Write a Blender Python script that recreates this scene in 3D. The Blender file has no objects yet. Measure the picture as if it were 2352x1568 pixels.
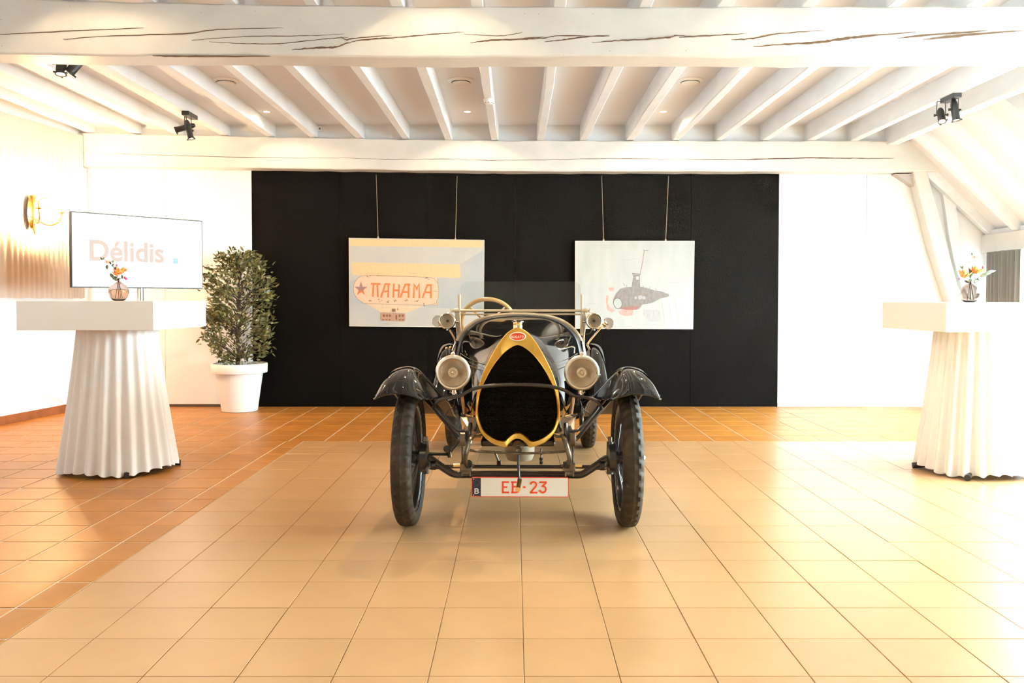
import bpy, bmesh, math, random
from mathutils import Vector, Matrix
random.seed(7)
PI = math.pi
C = bpy.context.scene.collection
S = bpy.context.scene
R = math.radians

# ------------------------------------------------------------------ camera
F, HC, PITCH = 1965.0, 1.18, R(1.5)
cam = bpy.data.cameras.new('camera'); cam.sensor_width = 36; cam.lens = 36*F/2352
cam.shift_x = -6/2352; cam.shift_y = -42.5/2352; cam.clip_start = .05; cam.clip_end = 200
co = bpy.data.objects.new('camera', cam); C.objects.link(co)
co.location = (0, 0, HC); co.rotation_euler = (PI/2-PITCH, 0, 0); S.camera = co

def at(px, py, D):
    """point of the room seen at pixel (px, py) at depth D from the camera"""
    d = Vector((px-1182, F*math.cos(PITCH)+(741.5-py)*math.sin(PITCH), -F*math.sin(PITCH)+(741.5-py)*math.cos(PITCH)))
    return Vector((0, 0, HC))+d*(D/d.y)

# ------------------------------------------------------------------ light
S.view_settings.view_transform = 'Standard'; S.view_settings.look = 'None'
S.view_settings.exposure = 0.68; S.view_settings.gamma = 1.0; S.view_settings.use_curve_mapping = False
w = bpy.data.worlds.new('world'); S.world = w; w.use_nodes = True
bg = w.node_tree.nodes['Background']; bg.inputs[0].default_value = (.74, .92, 1, 1); bg.inputs[1].default_value = 30.0
sn = bpy.data.lights.new('bounce_sun', 'SUN'); sn.energy = 380; sn.angle = R(1); sn.color = (.96, .98, 1)
sno = bpy.data.objects.new('bounce_sun', sn); C.objects.link(sno); sno.rotation_euler = Vector((.25, .35, -.9)).to_track_quat('-Z', 'Y').to_euler()  # added to light the ground outside, which bounces onto the ceiling
S.cycles.sample_clamp_indirect = 6; S.cycles.use_denoising = True
S.cycles.max_bounces = 10; S.cycles.transparent_max_bounces = 12; S.cycles.caustics_refractive = False; S.cycles.caustics_reflective = False

def portal(loc, rot, sx, sy):
    l = bpy.data.lights.new('window_portal', 'AREA'); l.shape = 'RECTANGLE'; l.size = sx; l.size_y = sy
    l.cycles.is_portal = True
    o = bpy.data.objects.new('window_portal', l); C.objects.link(o); o.location = loc; o.rotation_euler = rot
portal((5.42, 7.96, .95), (0, R(90), 0), 1.7, 2.7)
portal((5.42, 4.61, 1.5), (0, R(90), 0), 2.8, 4.05)  # portal of the added bay

def spot(loc, target, power, col, size, blend, rad=.03):
    l = bpy.data.lights.new('spot_lamp', 'SPOT'); l.energy = power; l.color = col
    l.spot_size = R(size); l.spot_blend = blend; l.shadow_soft_size = rad
    o = bpy.data.objects.new('spot_lamp', l); C.objects.link(o); o.location = loc
    o.rotation_euler = (Vector(target)-Vector(loc)).to_track_quat('-Z', 'Y').to_euler()
def point(loc, power, col, rad=.04):
    l = bpy.data.lights.new('bulb', 'POINT'); l.energy = power; l.color = col; l.shadow_soft_size = rad
    o = bpy.data.objects.new('bulb', l); C.objects.link(o); o.location = loc
WARM = (1, .74, .46)
DLX = (-2.5, -.46, 1.5)
for x in DLX:
    spot((x, 8.68, 3.03), (x, 8.68, 0), 10, WARM, 160, .25)
    spot((x, 6.1, 3.03), (x, 6.1, 0), 110 if -1 < x < 1 else (75 if x < 0 else 40), WARM, 160, .25, .02)
    spot((x, 4.55, 3.03), (x, 4.55, 0), 8 if x < 0 else 4, WARM, 160, .25)
    spot((x, 2.0, 3.03), (x, 2.0, 0), 10, WARM, 160, .25)
SCX = Vector((-4.55, 8.35, 2.03))
point(SCX, 62, (1, .64, .32), .05)
point(SCX+Vector((.02, .35, 0)), 30, (1, .64, .32), .05)

# ------------------------------------------------------------------ materials
MATS = {}
def mat(name, col, rough=.5, metal=0, **k):
    if name in MATS: return MATS[name]
    m = bpy.data.materials.new(name); m.use_nodes = True; MATS[name] = m
    nt = m.node_tree; N = nt.nodes; L = nt.links; b = N['Principled BSDF']
    b.inputs['Base Color'].default_value = (*col, 1); b.inputs['Roughness'].default_value = rough; b.inputs['Metallic'].default_value = metal
    if 'spec' in k: b.inputs['Specular IOR Level'].default_value = k['spec']
    if 'coat' in k: b.inputs['Coat Weight'].default_value = k['coat']; b.inputs['Coat Roughness'].default_value = k.get('coatr', .03)
    if 'trans' in k: b.inputs['Transmission Weight'].default_value = k['trans']; b.inputs['IOR'].default_value = k.get('ior', 1.45)
    if 'emit' in k: b.inputs['Emission Color'].default_value = (*k['emit'], 1); b.inputs['Emission Strength'].default_value = k.get('es', 1)
    if 'alpha' in k: b.inputs['Alpha'].default_value = k['alpha']
    if 'sheen' in k: b.inputs['Sheen Weight'].default_value = k['sheen']
    var = k.get('var', 0); sc = k.get('scale', 8); bump = k.get('bump', 0)
    if var or bump or k.get('rnd'):
        tc = N.new('ShaderNodeTexCoord'); mp = N.new('ShaderNodeMapping'); mp.inputs['Scale'].default_value = k.get('stretch', (1, 1, 1))
        L.new(tc.outputs['Object'], mp.inputs[0])
        nz = N.new('ShaderNodeTexNoise'); nz.inputs['Scale'].default_value = sc; nz.inputs['Detail'].default_value = 5
        L.new(mp.outputs[0], nz.inputs['Vector'])
        last = None
        if var:
            mx = N.new('ShaderNodeMixRGB'); mx.blend_type = 'MIX'
            c2 = k.get('col2', tuple(c*(1-var) for c in col))
            mx.inputs[1].default_value = (*col, 1); mx.inputs[2].default_value = (*c2, 1)
            rp = N.new('ShaderNodeMapRange'); rp.inputs[1].default_value = .35; rp.inputs[2].default_value = .68
            L.new(nz.outputs['Fac'], rp.inputs[0]); L.new(rp.outputs[0], mx.inputs[0]); last = mx.outputs[0]
        if k.get('rnd'):
            oi = N.new('ShaderNodeObjectInfo'); hs = N.new('ShaderNodeHueSaturation')
            mr = N.new('ShaderNodeMapRange'); mr.inputs[3].default_value = 1-k['rnd']; mr.inputs[4].default_value = 1+k['rnd']
            at_ = N.new('ShaderNodeAttribute'); at_.attribute_name = 'piece'
            ad = N.new('ShaderNodeMath'); ad.operation = 'ADD'; L.new(oi.outputs['Random'], ad.inputs[0]); L.new(at_.outputs['Fac'], ad.inputs[1])
            fr = N.new('ShaderNodeMath'); fr.operation = 'FRACT'; L.new(ad.outputs[0], fr.inputs[0])
            L.new(fr.outputs[0], mr.inputs[0]); L.new(mr.outputs[0], hs.inputs['Value'])
            if last: L.new(last, hs.inputs['Color'])
            else: hs.inputs['Color'].default_value = (*col, 1)
            last = hs.outputs[0]
        if k.get('holes'):
            vo = N.new('ShaderNodeTexVoronoi'); vo.inputs['Scale'].default_value = k['holes']
            L.new(mp.outputs[0], vo.inputs['Vector'])
            lt = N.new('ShaderNodeMath'); lt.operation = 'LESS_THAN'; lt.inputs[1].default_value = .028
            L.new(vo.outputs['Distance'], lt.inputs[0])
            m2 = N.new('ShaderNodeMixRGB'); L.new(lt.outputs[0], m2.inputs[0]); L.new(last, m2.inputs[1]); m2.inputs[2].default_value = (.25, .15, .08, 1)
            last = m2.outputs[0]
        if last: L.new(last, b.inputs['Base Color'])
        if bump:
            bp = N.new('ShaderNodeBump'); bp.inputs['Strength'].default_value = bump; bp.inputs['Distance'].default_value = k.get('bd', .01)
            L.new(nz.outputs['Fac'], bp.inputs['Height']); L.new(bp.outputs[0], b.inputs['Normal'])
    return m

M_WHITE = mat('white_wall_paint', (.84, .86, .88), .6, bump=.08, scale=20)
M_WOOD = mat('white_painted_wood', (.74, .72, .67), .42, var=.07, scale=9, bump=.35, bd=.006, stretch=(.7, 1, 1), holes=15)
M_JOIST = mat('joist_paint', (.83, .87, .91), .42, var=.08, scale=9, bump=.35, bd=.005, stretch=(1, .35, 1))  # cool cast of the daylight put into the paint colour
M_CEIL = mat('ceiling_plaster', (.84, .87, .92), .6, bump=.1, scale=30)  # tinted cool in place of daylight, against the orange floor bounce
M_BLACKW = mat('black_felt_panel', (.0036, .0026, .0018), .8, var=.3, scale=120, bump=.2, spec=.07)
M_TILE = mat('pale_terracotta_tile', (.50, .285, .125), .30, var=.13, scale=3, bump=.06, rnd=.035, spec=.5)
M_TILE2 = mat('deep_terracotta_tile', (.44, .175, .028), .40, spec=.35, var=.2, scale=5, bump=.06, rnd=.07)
M_GROUT = mat('brown_joint', (.42, .28, .17), .8)
M_GROUT2 = mat('pale_joint', (.62, .52, .42), .8)
M_SKIRTB = mat('terracotta_skirting', (.34, .11, .035), .5, var=.3, scale=10)
M_DARKSTR = mat('dark_strip', (.09, .06, .04), .6)
M_BLACK = mat('gloss_black_paint', (.004, .004, .0045), .05, spec=.55)
M_CHASSIS = mat('chassis_black', (.012, .011, .010), .28, coat=.6, coatr=.15, var=.3, scale=30)
M_BRASS = mat('brass', (.80, .47, .09), .36, 1, var=.18, scale=14, bump=.03)
M_BRASSL = mat('bright_brass', (.90, .66, .30), .2, 1)
M_NICKEL = mat('nickel', (.80, .70, .56), .14, 1)
M_SILVER = mat('silver_rim', (.86, .80, .70), .3, 1)
M_REFL = mat('reflector', (.90, .80, .67), .20, .2, bump=.5, scale=14, bd=.02)
M_ALU = mat('polished_aluminium', (.78, .58, .40), .28, 1, var=.25, scale=20)  # orange of the reflected floor put into the metal's colour
M_STEEL = mat('oily_steel', (.20, .16, .11), .35, .8, var=.5, scale=25, bump=.2)
M_CAST = mat('cast_grey', (.30, .24, .16), .5, .4, var=.3, scale=18, bump=.25)
M_RUB = mat('tyre_rubber', (.024, .017, .010), .6, var=.4, scale=9, col2=(.050, .033, .017), bump=.25, spec=.2)
M_DARK = mat('black_void', (.004, .004, .004), .8)
M_MESH = mat('honeycomb_core', (.050, .034, .018), .4, .5)
def thin_glass(name, tint, gl=.06):
    m = bpy.data.materials.new(name); m.use_nodes = True; nt = m.node_tree; N = nt.nodes; N.clear()
    out = N.new('ShaderNodeOutputMaterial'); mx = N.new('ShaderNodeMixShader'); tr = N.new('ShaderNodeBsdfTransparent'); g = N.new('ShaderNodeBsdfGlossy'); lw = N.new('ShaderNodeFresnel')
    ge = N.new('ShaderNodeNewGeometry'); io = N.new('ShaderNodeMapRange'); io.inputs[3].default_value = 1.45; io.inputs[4].default_value = 1/1.45
    nt.links.new(ge.outputs['Backfacing'], io.inputs[0]); nt.links.new(io.outputs[0], lw.inputs[0]); tr.inputs[0].default_value = (*tint, 1); g.inputs['Roughness'].default_value = .01
    nt.links.new(lw.outputs[0], mx.inputs[0]); nt.links.new(tr.outputs[0], mx.inputs[1]); nt.links.new(g.outputs[0], mx.inputs[2]); nt.links.new(mx.outputs[0], out.inputs[0])
    return m
M_GLASS = thin_glass('clear_glass', (.97, .98, .97))
M_LENS = thin_glass('lamp_glass_clear', (.97, .94, .88))
M_SMOKE = mat('smoked_glass', (.66, .58, .54), .02, trans=1, ior=1.3)
M_LEATH = mat('tan_leather', (.30, .16, .07), .5, bump=.3, scale=60)
M_TRIMB = mat('beige_trim', (.52, .39, .24), .32, .25)
M_RIMW = mat('varnished_wood_rim', (.50, .28, .10), .2, coat=.8)
M_RED = mat('enamel_red', (.72, .05, .006), .25, coat=.6)
M_CREAM = mat('enamel_cream', (.88, .80, .62), .3)
M_PLATE = mat('plate_white', (.86, .80, .70), .35)
M_PRED = mat('plate_red', (.80, .065, .008), .4)
M_PBLUE = mat('plate_blue', (.012, .014, .04), .4)
M_CLOTH = mat('white_cloth', (.82, .81, .79), .8, sheen=.3, bump=.05, scale=200)
M_LAM = mat('white_laminate', (.84, .82, .78), .35)
M_PLASTIC = mat('matt_black_plastic', (.015, .014, .013), .4)
M_POT = mat('white_pot', (.80, .80, .77), .35)
M_SOIL = mat('soil', (.05, .03, .02), .9, bump=.5, scale=40)
M_BARK = mat('bark', (.06, .038, .022), .8, bump=.5, scale=40)
M_LEAF = mat('leaf_green', (.075, .090, .028), .34, var=.5, scale=14, col2=(.20, .17, .06), rnd=.5)
M_EUC = mat('eucalyptus_leaf', (.17, .22, .13), .5, var=.3, scale=60)
M_CURT = mat('grey_curtain', (.27, .25, .225), .85, sheen=.3, bump=.1, scale=150)
M_SHEER = mat('string_curtain', (.86, .79, .69), .8, sheen=.2)
M_LIT = mat('lit_lamp_glass', (1, .9, .7), .3, emit=(1, .82, .55), es=14)
M_LIT2 = mat('lit_candle_bulb', (1, .9, .7), .3, emit=(1, .80, .52), es=10)
M_GOLD = mat('gilt_brass', (.75, .48, .16), .25, 1)
M_CRYS = mat('crystal', (1, .95, .85), .03, trans=1, ior=1.5)
M_SCREEN = mat('lit_screen', (0, 0, 0), .5, spec=.1, emit=(1, 1, 1), es=1.3)
M_SCRTXT = mat('lit_peach', (0, 0, 0), .5, spec=.05, emit=(.57, .46, .39), es=1.0)
M_SCRBL = mat('lit_aqua', (0, 0, 0), .5, spec=.05, emit=(.36, .54, .56), es=1.0)
M_CHROME = mat('chrome', (.75, .74, .72), .1, 1)
M_WIRE = mat('steel_wire', (.42, .34, .22), .4, .6)

# ------------------------------------------------------------------ mesh helpers
class MB:
    def __init__(s): s.v = []; s.f = []; s.a = []
    def add(s, vs, fs):
        n = len(s.v); s.v += [tuple(v) for v in vs]; s.f += [tuple(i+n for i in f) for f in fs]; return s
    def box(s, a, b, M=None):
        (x0, y0, z0), (x1, y1, z1) = a, b
        vs = [Vector(p) for p in ((x0, y0, z0), (x1, y0, z0), (x1, y1, z0), (x0, y1, z0), (x0, y0, z1), (x1, y0, z1), (x1, y1, z1), (x0, y1, z1))]
        if M: vs = [M @ v for v in vs]
        return s.add(vs, [(0, 3, 2, 1), (4, 5, 6, 7), (0, 1, 5, 4), (1, 2, 6, 5), (2, 3, 7, 6), (3, 0, 4, 7)])
    def loops(s, Ls, close=True, cap0=False, cap1=False):
        n = len(Ls[0]); vs = [v for L in Ls for v in L]; fs = []
        for i in range(len(Ls)-1):
            for j in range(n if close else n-1):
                k = (j+1) % n; fs.append((i*n+j, i*n+k, (i+1)*n+k, (i+1)*n+j))
        if cap0: fs.append(tuple(range(n))[::-1])
        if cap1: fs.append(tuple((len(Ls)-1)*n+j for j in range(n)))
        return s.add(vs, fs)
    def tube(s, pts, r, n=10, caps=True, flat=None):
        pts = [Vector(p) for p in pts]; Ls = []; up = None
        for i, p in enumerate(pts):
            t = (pts[min(i+1, len(pts)-1)]-pts[max(i-1, 0)]).normalized()
            if up is None: up = Vector((0, 0, 1)) if abs(t.z) < .9 else Vector((0, 1, 0))
            a = t.cross(up).normalized(); b = a.cross(t).normalized(); up = b
            rr = r[i] if isinstance(r, (list, tuple)) else r; k = flat or 1
            Ls.append([p+a*math.cos(2*PI*j/n)*rr*k+b*math.sin(2*PI*j/n)*rr for j in range(n)])
        return s.loops(Ls, True, caps, caps)
    def lathe(s, prof, n=32, M=None, caps=False, rib=None):
        Ls = []
        for r, z in prof:
            L = []
            for j in range(n):
                a = 2*PI*j/n; q = r*(rib(a, z) if rib else 1); v = Vector((q*math.cos(a), q*math.sin(a), z)); L.append(M @ v if M else v)
            Ls.append(L)
        return s.loops(Ls, True, caps, caps)
    def prism(s, pts, thick, M=None):
        """2D polygon (x,z) with thickness along +y"""
        n = len(pts); vs = [Vector((x, 0, z)) for x, z in pts]+[Vector((x, thick, z)) for x, z in pts]
        if M: vs = [M @ v for v in vs]
        fs = [tuple(range(n)), tuple(range(2*n-1, n-1, -1))]+[(i, i+n, (i+1) % n+n, (i+1) % n) for i in range(n)]
        return s.add(vs, fs)
    def build(s, name, m, parent=None, smooth=False, angle=35, **k):
        me = bpy.data.meshes.new(name); me.from_pydata(s.v, [], s.f); me.update()
        bm = bmesh.new(); bm.from_mesh(me); bmesh.ops.recalc_face_normals(bm, faces=bm.faces); bm.to_mesh(me); bm.free()
        if m: me.materials.append(m)
        if smooth:
            me.polygons.foreach_set('use_smooth', [True]*len(me.polygons))
            me.set_sharp_from_angle(angle=R(angle))
        o = bpy.data.objects.new(name, me); C.objects.link(o)
        if parent: o.parent = parent
        if k.get('bevel'):
            b = o.modifiers.new('bevel', 'BEVEL'); b.width = k['bevel']; b.segments = 2; b.limit_method = 'ANGLE'
        if k.get('solid'):
            b = o.modifiers.new('solid', 'SOLIDIFY'); b.thickness = k['solid']; b.offset = k.get('off', 0)
        if k.get('kind'): o['kind'] = k['kind']
        return o

def axis(p, d):
    """matrix with local z along d at p"""
    q = Vector(d).normalized().to_track_quat('Z', 'Y'); return Matrix.Translation(Vector(p)) @ q.to_matrix().to_4x4()
def tag(o, label, cat, group=None):
    o['label'] = label; o['category'] = cat
    if group: o['group'] = group
    return o
def thing(name, loc, rz, label, cat, group=None):
    o = bpy.data.objects.new(name, None); C.objects.link(o); o.location = loc; o.rotation_euler = (0, 0, rz); o.empty_display_size = .1
    return tag(o, label, cat, group)
def struct(o): o['kind'] = 'structure'; return o
def kids(o): return [c for c in bpy.data.objects if c.parent == o]
def copy_tree(o, parent=None):
    c = o.copy(); C.objects.link(c); c.parent = parent
    for ch in kids(o): copy_tree(ch, c)
    return c
def catmull(P, n, closed=False):
    P = [Vector(p) for p in P]; out = []; m = len(P); segs = m if closed else m-1
    for i in range(segs):
        g = (lambda k: P[k % m]) if closed else (lambda k: P[max(0, min(m-1, k))])
        a, b, c, d = g(i-1), g(i), g(i+1), g(i+2)
        for j in range(n):
            t = j/n; out.append(.5*((2*b)+(c-a)*t+(2*a-5*b+4*c-d)*t*t+(3*b-a-3*c+d)*t**3))
    if not closed: out.append(P[-1])
    return out
def ribbon(mb, pts, wd, y=0, th=.001):
    """flat stroke in the x-z plane"""
    pts = [Vector((p[0], 0, p[1])) for p in pts]; n = len(pts); A = []; B = []
    for i, p in enumerate(pts):
        d1 = (pts[i]-pts[i-1]).normalized() if i else (pts[1]-pts[0]).normalized()
        d2 = (pts[i+1]-pts[i]).normalized() if i < n-1 else d1
        t = (d1+d2).normalized() if (d1+d2).length > .01 else d1
        nn = Vector((-t.z, 0, t.x)); k = 1/max(.5, nn.dot(Vector((-d1.z, 0, d1.x))))
        A.append(p+nn*wd/2*k); B.append(p-nn*wd/2*k)
    poly = A+B[::-1]
    m = len(A)
    vs = [v+Vector((0, y, 0)) for v in A]+[v+Vector((0, y, 0)) for v in B]+[v+Vector((0, y+th, 0)) for v in A]+[v+Vector((0, y+th, 0)) for v in B]
    fs = []
    for i in range(m-1):
        fs += [(i, i+1, m+i+1, m+i), (2*m+i, 3*m+i, 3*m+i+1, 2*m+i+1), (i, 2*m+i, 2*m+i+1, i+1), (m+i, m+i+1, 3*m+i+1, 3*m+i)]
    fs += [(0, m, 3*m, 2*m), (m-1, 3*m-1, 4*m-1, 2*m-1)]
    mb.add(vs, fs); return mb
def text_mesh(name, body, size, m, parent, loc, rot, ext=.0006, bold=0, sx=1, space=1):
    cu = bpy.data.curves.new(name, 'FONT'); cu.body = body; cu.size = size; cu.extrude = ext; cu.offset = bold; cu.space_character = space
    cu.align_x = 'LEFT'; o = bpy.data.objects.new('tmp', cu); C.objects.link(o)
    dg = bpy.context.evaluated_depsgraph_get(); dg.update()
    me = bpy.data.meshes.new_from_object(o.evaluated_get(dg)); bpy.data.objects.remove(o)
    me.materials.clear(); me.materials.append(m)
    q = bpy.data.objects.new(name, me); C.objects.link(q); q.parent = parent; q.location = loc; q.rotation_euler = rot; q.scale = (sx, 1, 1)
    return q

# ================================================================== SETTING
YB = 9.48                                   # back wall
ZC = 3.085                                  # ceiling
XL, XR, YR = -4.95, 5.30, -3.6
# ---- floor
fl = MB().box((XL-.3, YR-.2, -.12), (XR+.25, YB+.2, -.005)).build('floor', M_GROUT); struct(fl)
g2 = MB()
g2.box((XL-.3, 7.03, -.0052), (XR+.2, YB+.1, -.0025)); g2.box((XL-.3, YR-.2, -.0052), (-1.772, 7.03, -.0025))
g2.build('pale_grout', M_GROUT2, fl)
tiles = []
P_ = .2997
Y0 = 2.665-.3*20
for r in range(-1, 50):
    ya = Y0+P_*r+.0
    yb_ = ya+P_
    if ya > YB: break
    mid = (ya+yb_)/2
    if mid < 7.03:
        k = -6
        while .03+P_*k < XR: tiles.append((.03+P_*k, ya, P_, 'in')); k += 1
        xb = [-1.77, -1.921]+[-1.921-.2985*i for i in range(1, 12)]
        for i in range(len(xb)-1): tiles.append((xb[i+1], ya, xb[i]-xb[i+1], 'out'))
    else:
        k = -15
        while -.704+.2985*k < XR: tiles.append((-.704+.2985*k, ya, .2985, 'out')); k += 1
def inview(x, y, wd): return y > 2.3 and abs(x+wd/2) < .605*(y+.15)+.1
tiles.sort(key=lambda t: (not inview(*t[:3]), t[1], abs(t[0])))
shared = {}
def tile_mesh(wd, gap, m, key):
    if key in shared: return shared[key]
    b = MB(); g = gap/2; e = .0015
    b.loops([[(g, g, -.006), (wd-g, g, -.006), (wd-g, P_-g, -.006), (g, P_-g, -.006)],
             [(g, g, -e), (wd-g, g, -e), (wd-g, P_-g, -e), (g, P_-g, -e)],
             [(g+e, g+e, 0), (wd-g-e, g+e, 0), (wd-g-e, P_-g-e, 0), (g+e, P_-g-e, 0)]], True, False, True)
    o = b.build('tile', m); shared[key] = o.data; bpy.data.objects.remove(o); return shared[key]
rest = {'in': MB(), 'out': MB()}
rng = random.Random(3)
for i, (x, y, wd, kd) in enumerate(tiles):
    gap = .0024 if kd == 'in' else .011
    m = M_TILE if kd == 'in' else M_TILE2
    me = tile_mesh(round(wd, 4), gap, m, (round(wd, 4), kd))
    if i < 300:
        o = bpy.data.objects.new('tile', me); C.objects.link(o); o.parent = fl; o.location = (x, y, rng.uniform(-.0006, .0003))
        o.rotation_euler = (rng.uniform(-.0012, .0012), rng.uniform(-.0012, .0012), 0)
    else:
        dz = rng.uniform(-.0006, .0003)
        rest[kd].add([(v.co.x+x, v.co.y+y, v.co.z+dz) for v in me.vertices], [tuple(p.vertices) for p in me.polygons])
for kd, m in (('in', M_TILE), ('out', M_TILE2)):
    o = rest[kd].build('tiling', m, fl, kind='stuff')
    a = o.data.attributes.new('piece', 'FLOAT', 'FACE'); vals = []
    for j in range(len(o.data.polygons)//9): vals += [rng.random()]*9
    vals += [0]*(len(o.data.polygons)-len(vals)); a.data.foreach_set('value', vals)

# ---- back wall with panels
wb = struct(MB().box((XL-.3, YB+.03, -.1), (XR+.08, YB+.2, 3.3)).build('wall_back', M_WHITE))
BW = .9705; xs0 = -2.904
def panel(x0, x1, z0, z1, m, y=YB, th=.03):
    return MB().box((x0+.0015, y, z0), (x1-.0015, y+th, z1)).build('wall_panel', m, wb, bevel=.002)
for i in range(6): panel(xs0+BW*i, xs0+BW*(i+1), .004, 2.80, M_BLACKW)
panel(xs0-BW, xs0, .03, 2.80, M_WHITE); panel(xs0-2*BW, xs0-BW, .03, 2.80, M_WHITE)
panel(xs0+6*BW, xs0+7*BW, .03, 2.80, M_WHITE); panel(xs0+7*BW, XR, .0, 2.80, M_WHITE)
struct(MB().box((xs0-BW*1.99, YB+.004, 0), (xs0, YB+.029, .028)).build('baseboard_back', M_DARKSTR))
struct(MB().box((xs0+6*BW, YB-.004, 0), (xs0+7*BW, YB+.029, .028)).build('baseboard_right', mat('grey_strip', (.35, .32, .30), .6)))
# ---- ceiling and joists
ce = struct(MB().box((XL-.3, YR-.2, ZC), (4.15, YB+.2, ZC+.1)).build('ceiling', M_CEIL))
def zj(X, Y):                                # underside of the joists (old timber, slightly higher at the left)
    far = 2.91+(.085*max(0, (-X)/4.7)**1.2 if X < 0 else -.012*max(0, X-3))
    near = 2.91+.05*max(0, (-X)/3)**2
    t = min(1, max(0, (Y-5)/4.4)); return near*(1-t)+far*t
def rough_beam(stations, M=None, jit=.003, seed=0):
    """stations: (centre pos, half width, height) lists of 4 corners; jitter gives a hewn edge"""
    rg = random.Random(seed); Ls = []
    for c in stations: Ls.append([Vector(p)+Vector((rg.uniform(-jit, jit), rg.uniform(-jit, jit), rg.uniform(-jit, jit))) for p in c])
    return MB().loops(Ls, True, True, True)
for k in range(-10, 9):
    X = -.215+.4865*k
    wd = .040+random.uniform(-.004, .005)
    st = []
    for j in range(27):
        Y = YR+(YB-YR)*j/26; z = zj(X, Y)
        dx = .012*math.sin(k*2.1+Y*.7)
        st.append([(X-wd+dx, Y, z), (X+wd+dx, Y, z), (X+wd+dx, Y, ZC+.02), (X-wd+dx, Y, ZC+.02)])
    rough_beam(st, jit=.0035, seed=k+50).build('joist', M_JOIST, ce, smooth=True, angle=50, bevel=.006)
# ---- main beams
def cross_beam(name, fn, m, x0, x1, n, seed, jit=.004):
    st = []
    for j in range(n+1):
        X = x0+(x1-x0)*j/n; zb, zt, ya, yb_ = fn(X)
        st.append([(X, ya, zb), (X, yb_, zb), (X, yb_, zt), (X, ya, zt)])
    o = rough_beam(st, jit=jit, seed=seed).build(name, m, None, smooth=True, angle=50, bevel=.012); return struct(o)
DN = 5.09
near = cross_beam('trim_1', lambda X: (2.618+.018*max(0, -X/3)**2+.004*math.sin(X*3), 2.914+.05*max(0, -X/3)**2, DN, DN+.225), M_WOOD, -5.2, 4.6, 60, 5)
far = cross_beam('trim_2', lambda X: (2.575+.06*max(0, -X/4.7)**1.1, 2.905+.085*max(0, -X/4.7)**1.2, 9.28, YB-.002), M_WOOD, -5.2, 4.75, 60, 6)
# strip between the joists above the far beam
struct(MB().box((-5.2, 9.36, 2.88), (4.1, YB+.03, ZC+.01)).build('trim_3', M_WHITE))
# cracks in the beams: dark slivers
M_CRACK = mat('dark_split_in_timber', (.13, .07, .035), .9)
def crack(parent, D, pts, wmax, y=-.0015):
    P3 = [at(px, py, D) for px, py in pts]; P3 = catmull(P3, 8); n = len(P3); A = []; B = []; rg = random.Random(int(pts[0][0]))
    for i, p in enumerate(P3):
        t = i/(n-1); wv = wmax*.62*(math.sin(PI*min(1, max(.02, t)))**.7)*rg.uniform(.55, 1.25)/2
        p = p+Vector((0, 0, rg.uniform(-.0015, .0015))); A.append((p.x, D+y, p.z+wv)); B.append((p.x, D+y, p.z-wv))
    Ls = [[a, b, (b[0], D+.012, b[2]), (a[0], D+.012, a[2])] for a, b in zip(A, B)]
    return MB().loops(Ls, True, True, True).build('crack', M_CRACK, parent)
DB = DN-.0025
for pts, wm in (
    ([(0, 79), (140, 72), (330, 64)], .006), ([(145, 90), (260, 82), (420, 77), (500, 68), (650, 64)], .008),
    ([(440, 92), (560, 84), (700, 82), (790, 78)], .005), ([(480, 96), (570, 100), (640, 100), (760, 88), (800, 86)], .006),
    ([(670, 114), (720, 110), (770, 108), (800, 97)], .016), ([(350, 128), (450, 129), (620, 129)], .010),
    ([(782, 84), (797, 92), (810, 88), (900, 81)], .010), ([(795, 100), (830, 92), (900, 87), (980, 80), (1066, 73)], .013),
    ([(1080, 99), (1120, 93), (1190, 90), (1250, 84)], .014), ([(1200, 91), (1250, 87), (1290, 82), (1400, 84)], .010),
    ([(1250, 96), (1290, 92), (1340, 85), (1400, 81)], .012), ([(1360, 98), (1420, 93), (1480, 90), (1540, 85), (1552, 82), (1600, 84)], .014),
    ([(1560, 86), (1620, 82), (1710, 77)], .010), ([(1680, 91), (1730, 88), (1790, 77), (1900, 70)], .012),
    ([(1730, 107), (1800, 102), (1880, 97), (1930, 90), (1990, 83), (2110, 73)], .022), ([(2060, 88), (2140, 80), (2270, 70)], .018),
    ([(2120, 91), (2200, 82), (2352, 70)], .022), ([(1065, 78), (1150, 82), (1200, 74)], .004)):
    crack(near, DB, pts, wm)
for pts, wm in (
    ([(190, 351), (400, 357), (600, 362), (780, 363)], .006), ([(780, 362), (900, 366), (1050, 365), (1160, 370)], .006),
    ([(1080, 368), (1250, 367), (1400, 364), (1560, 366)], .008), ([(1550, 366), (1700, 366), (1850, 363), (1960, 364)], .013),
    ([(1710, 368), (1850, 362), (1930, 363)], .008), ([(1880, 364), (1950, 363), (2000, 364), (2055, 363)], .010)):
    crack(far, 9.2775, pts, wm)
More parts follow.
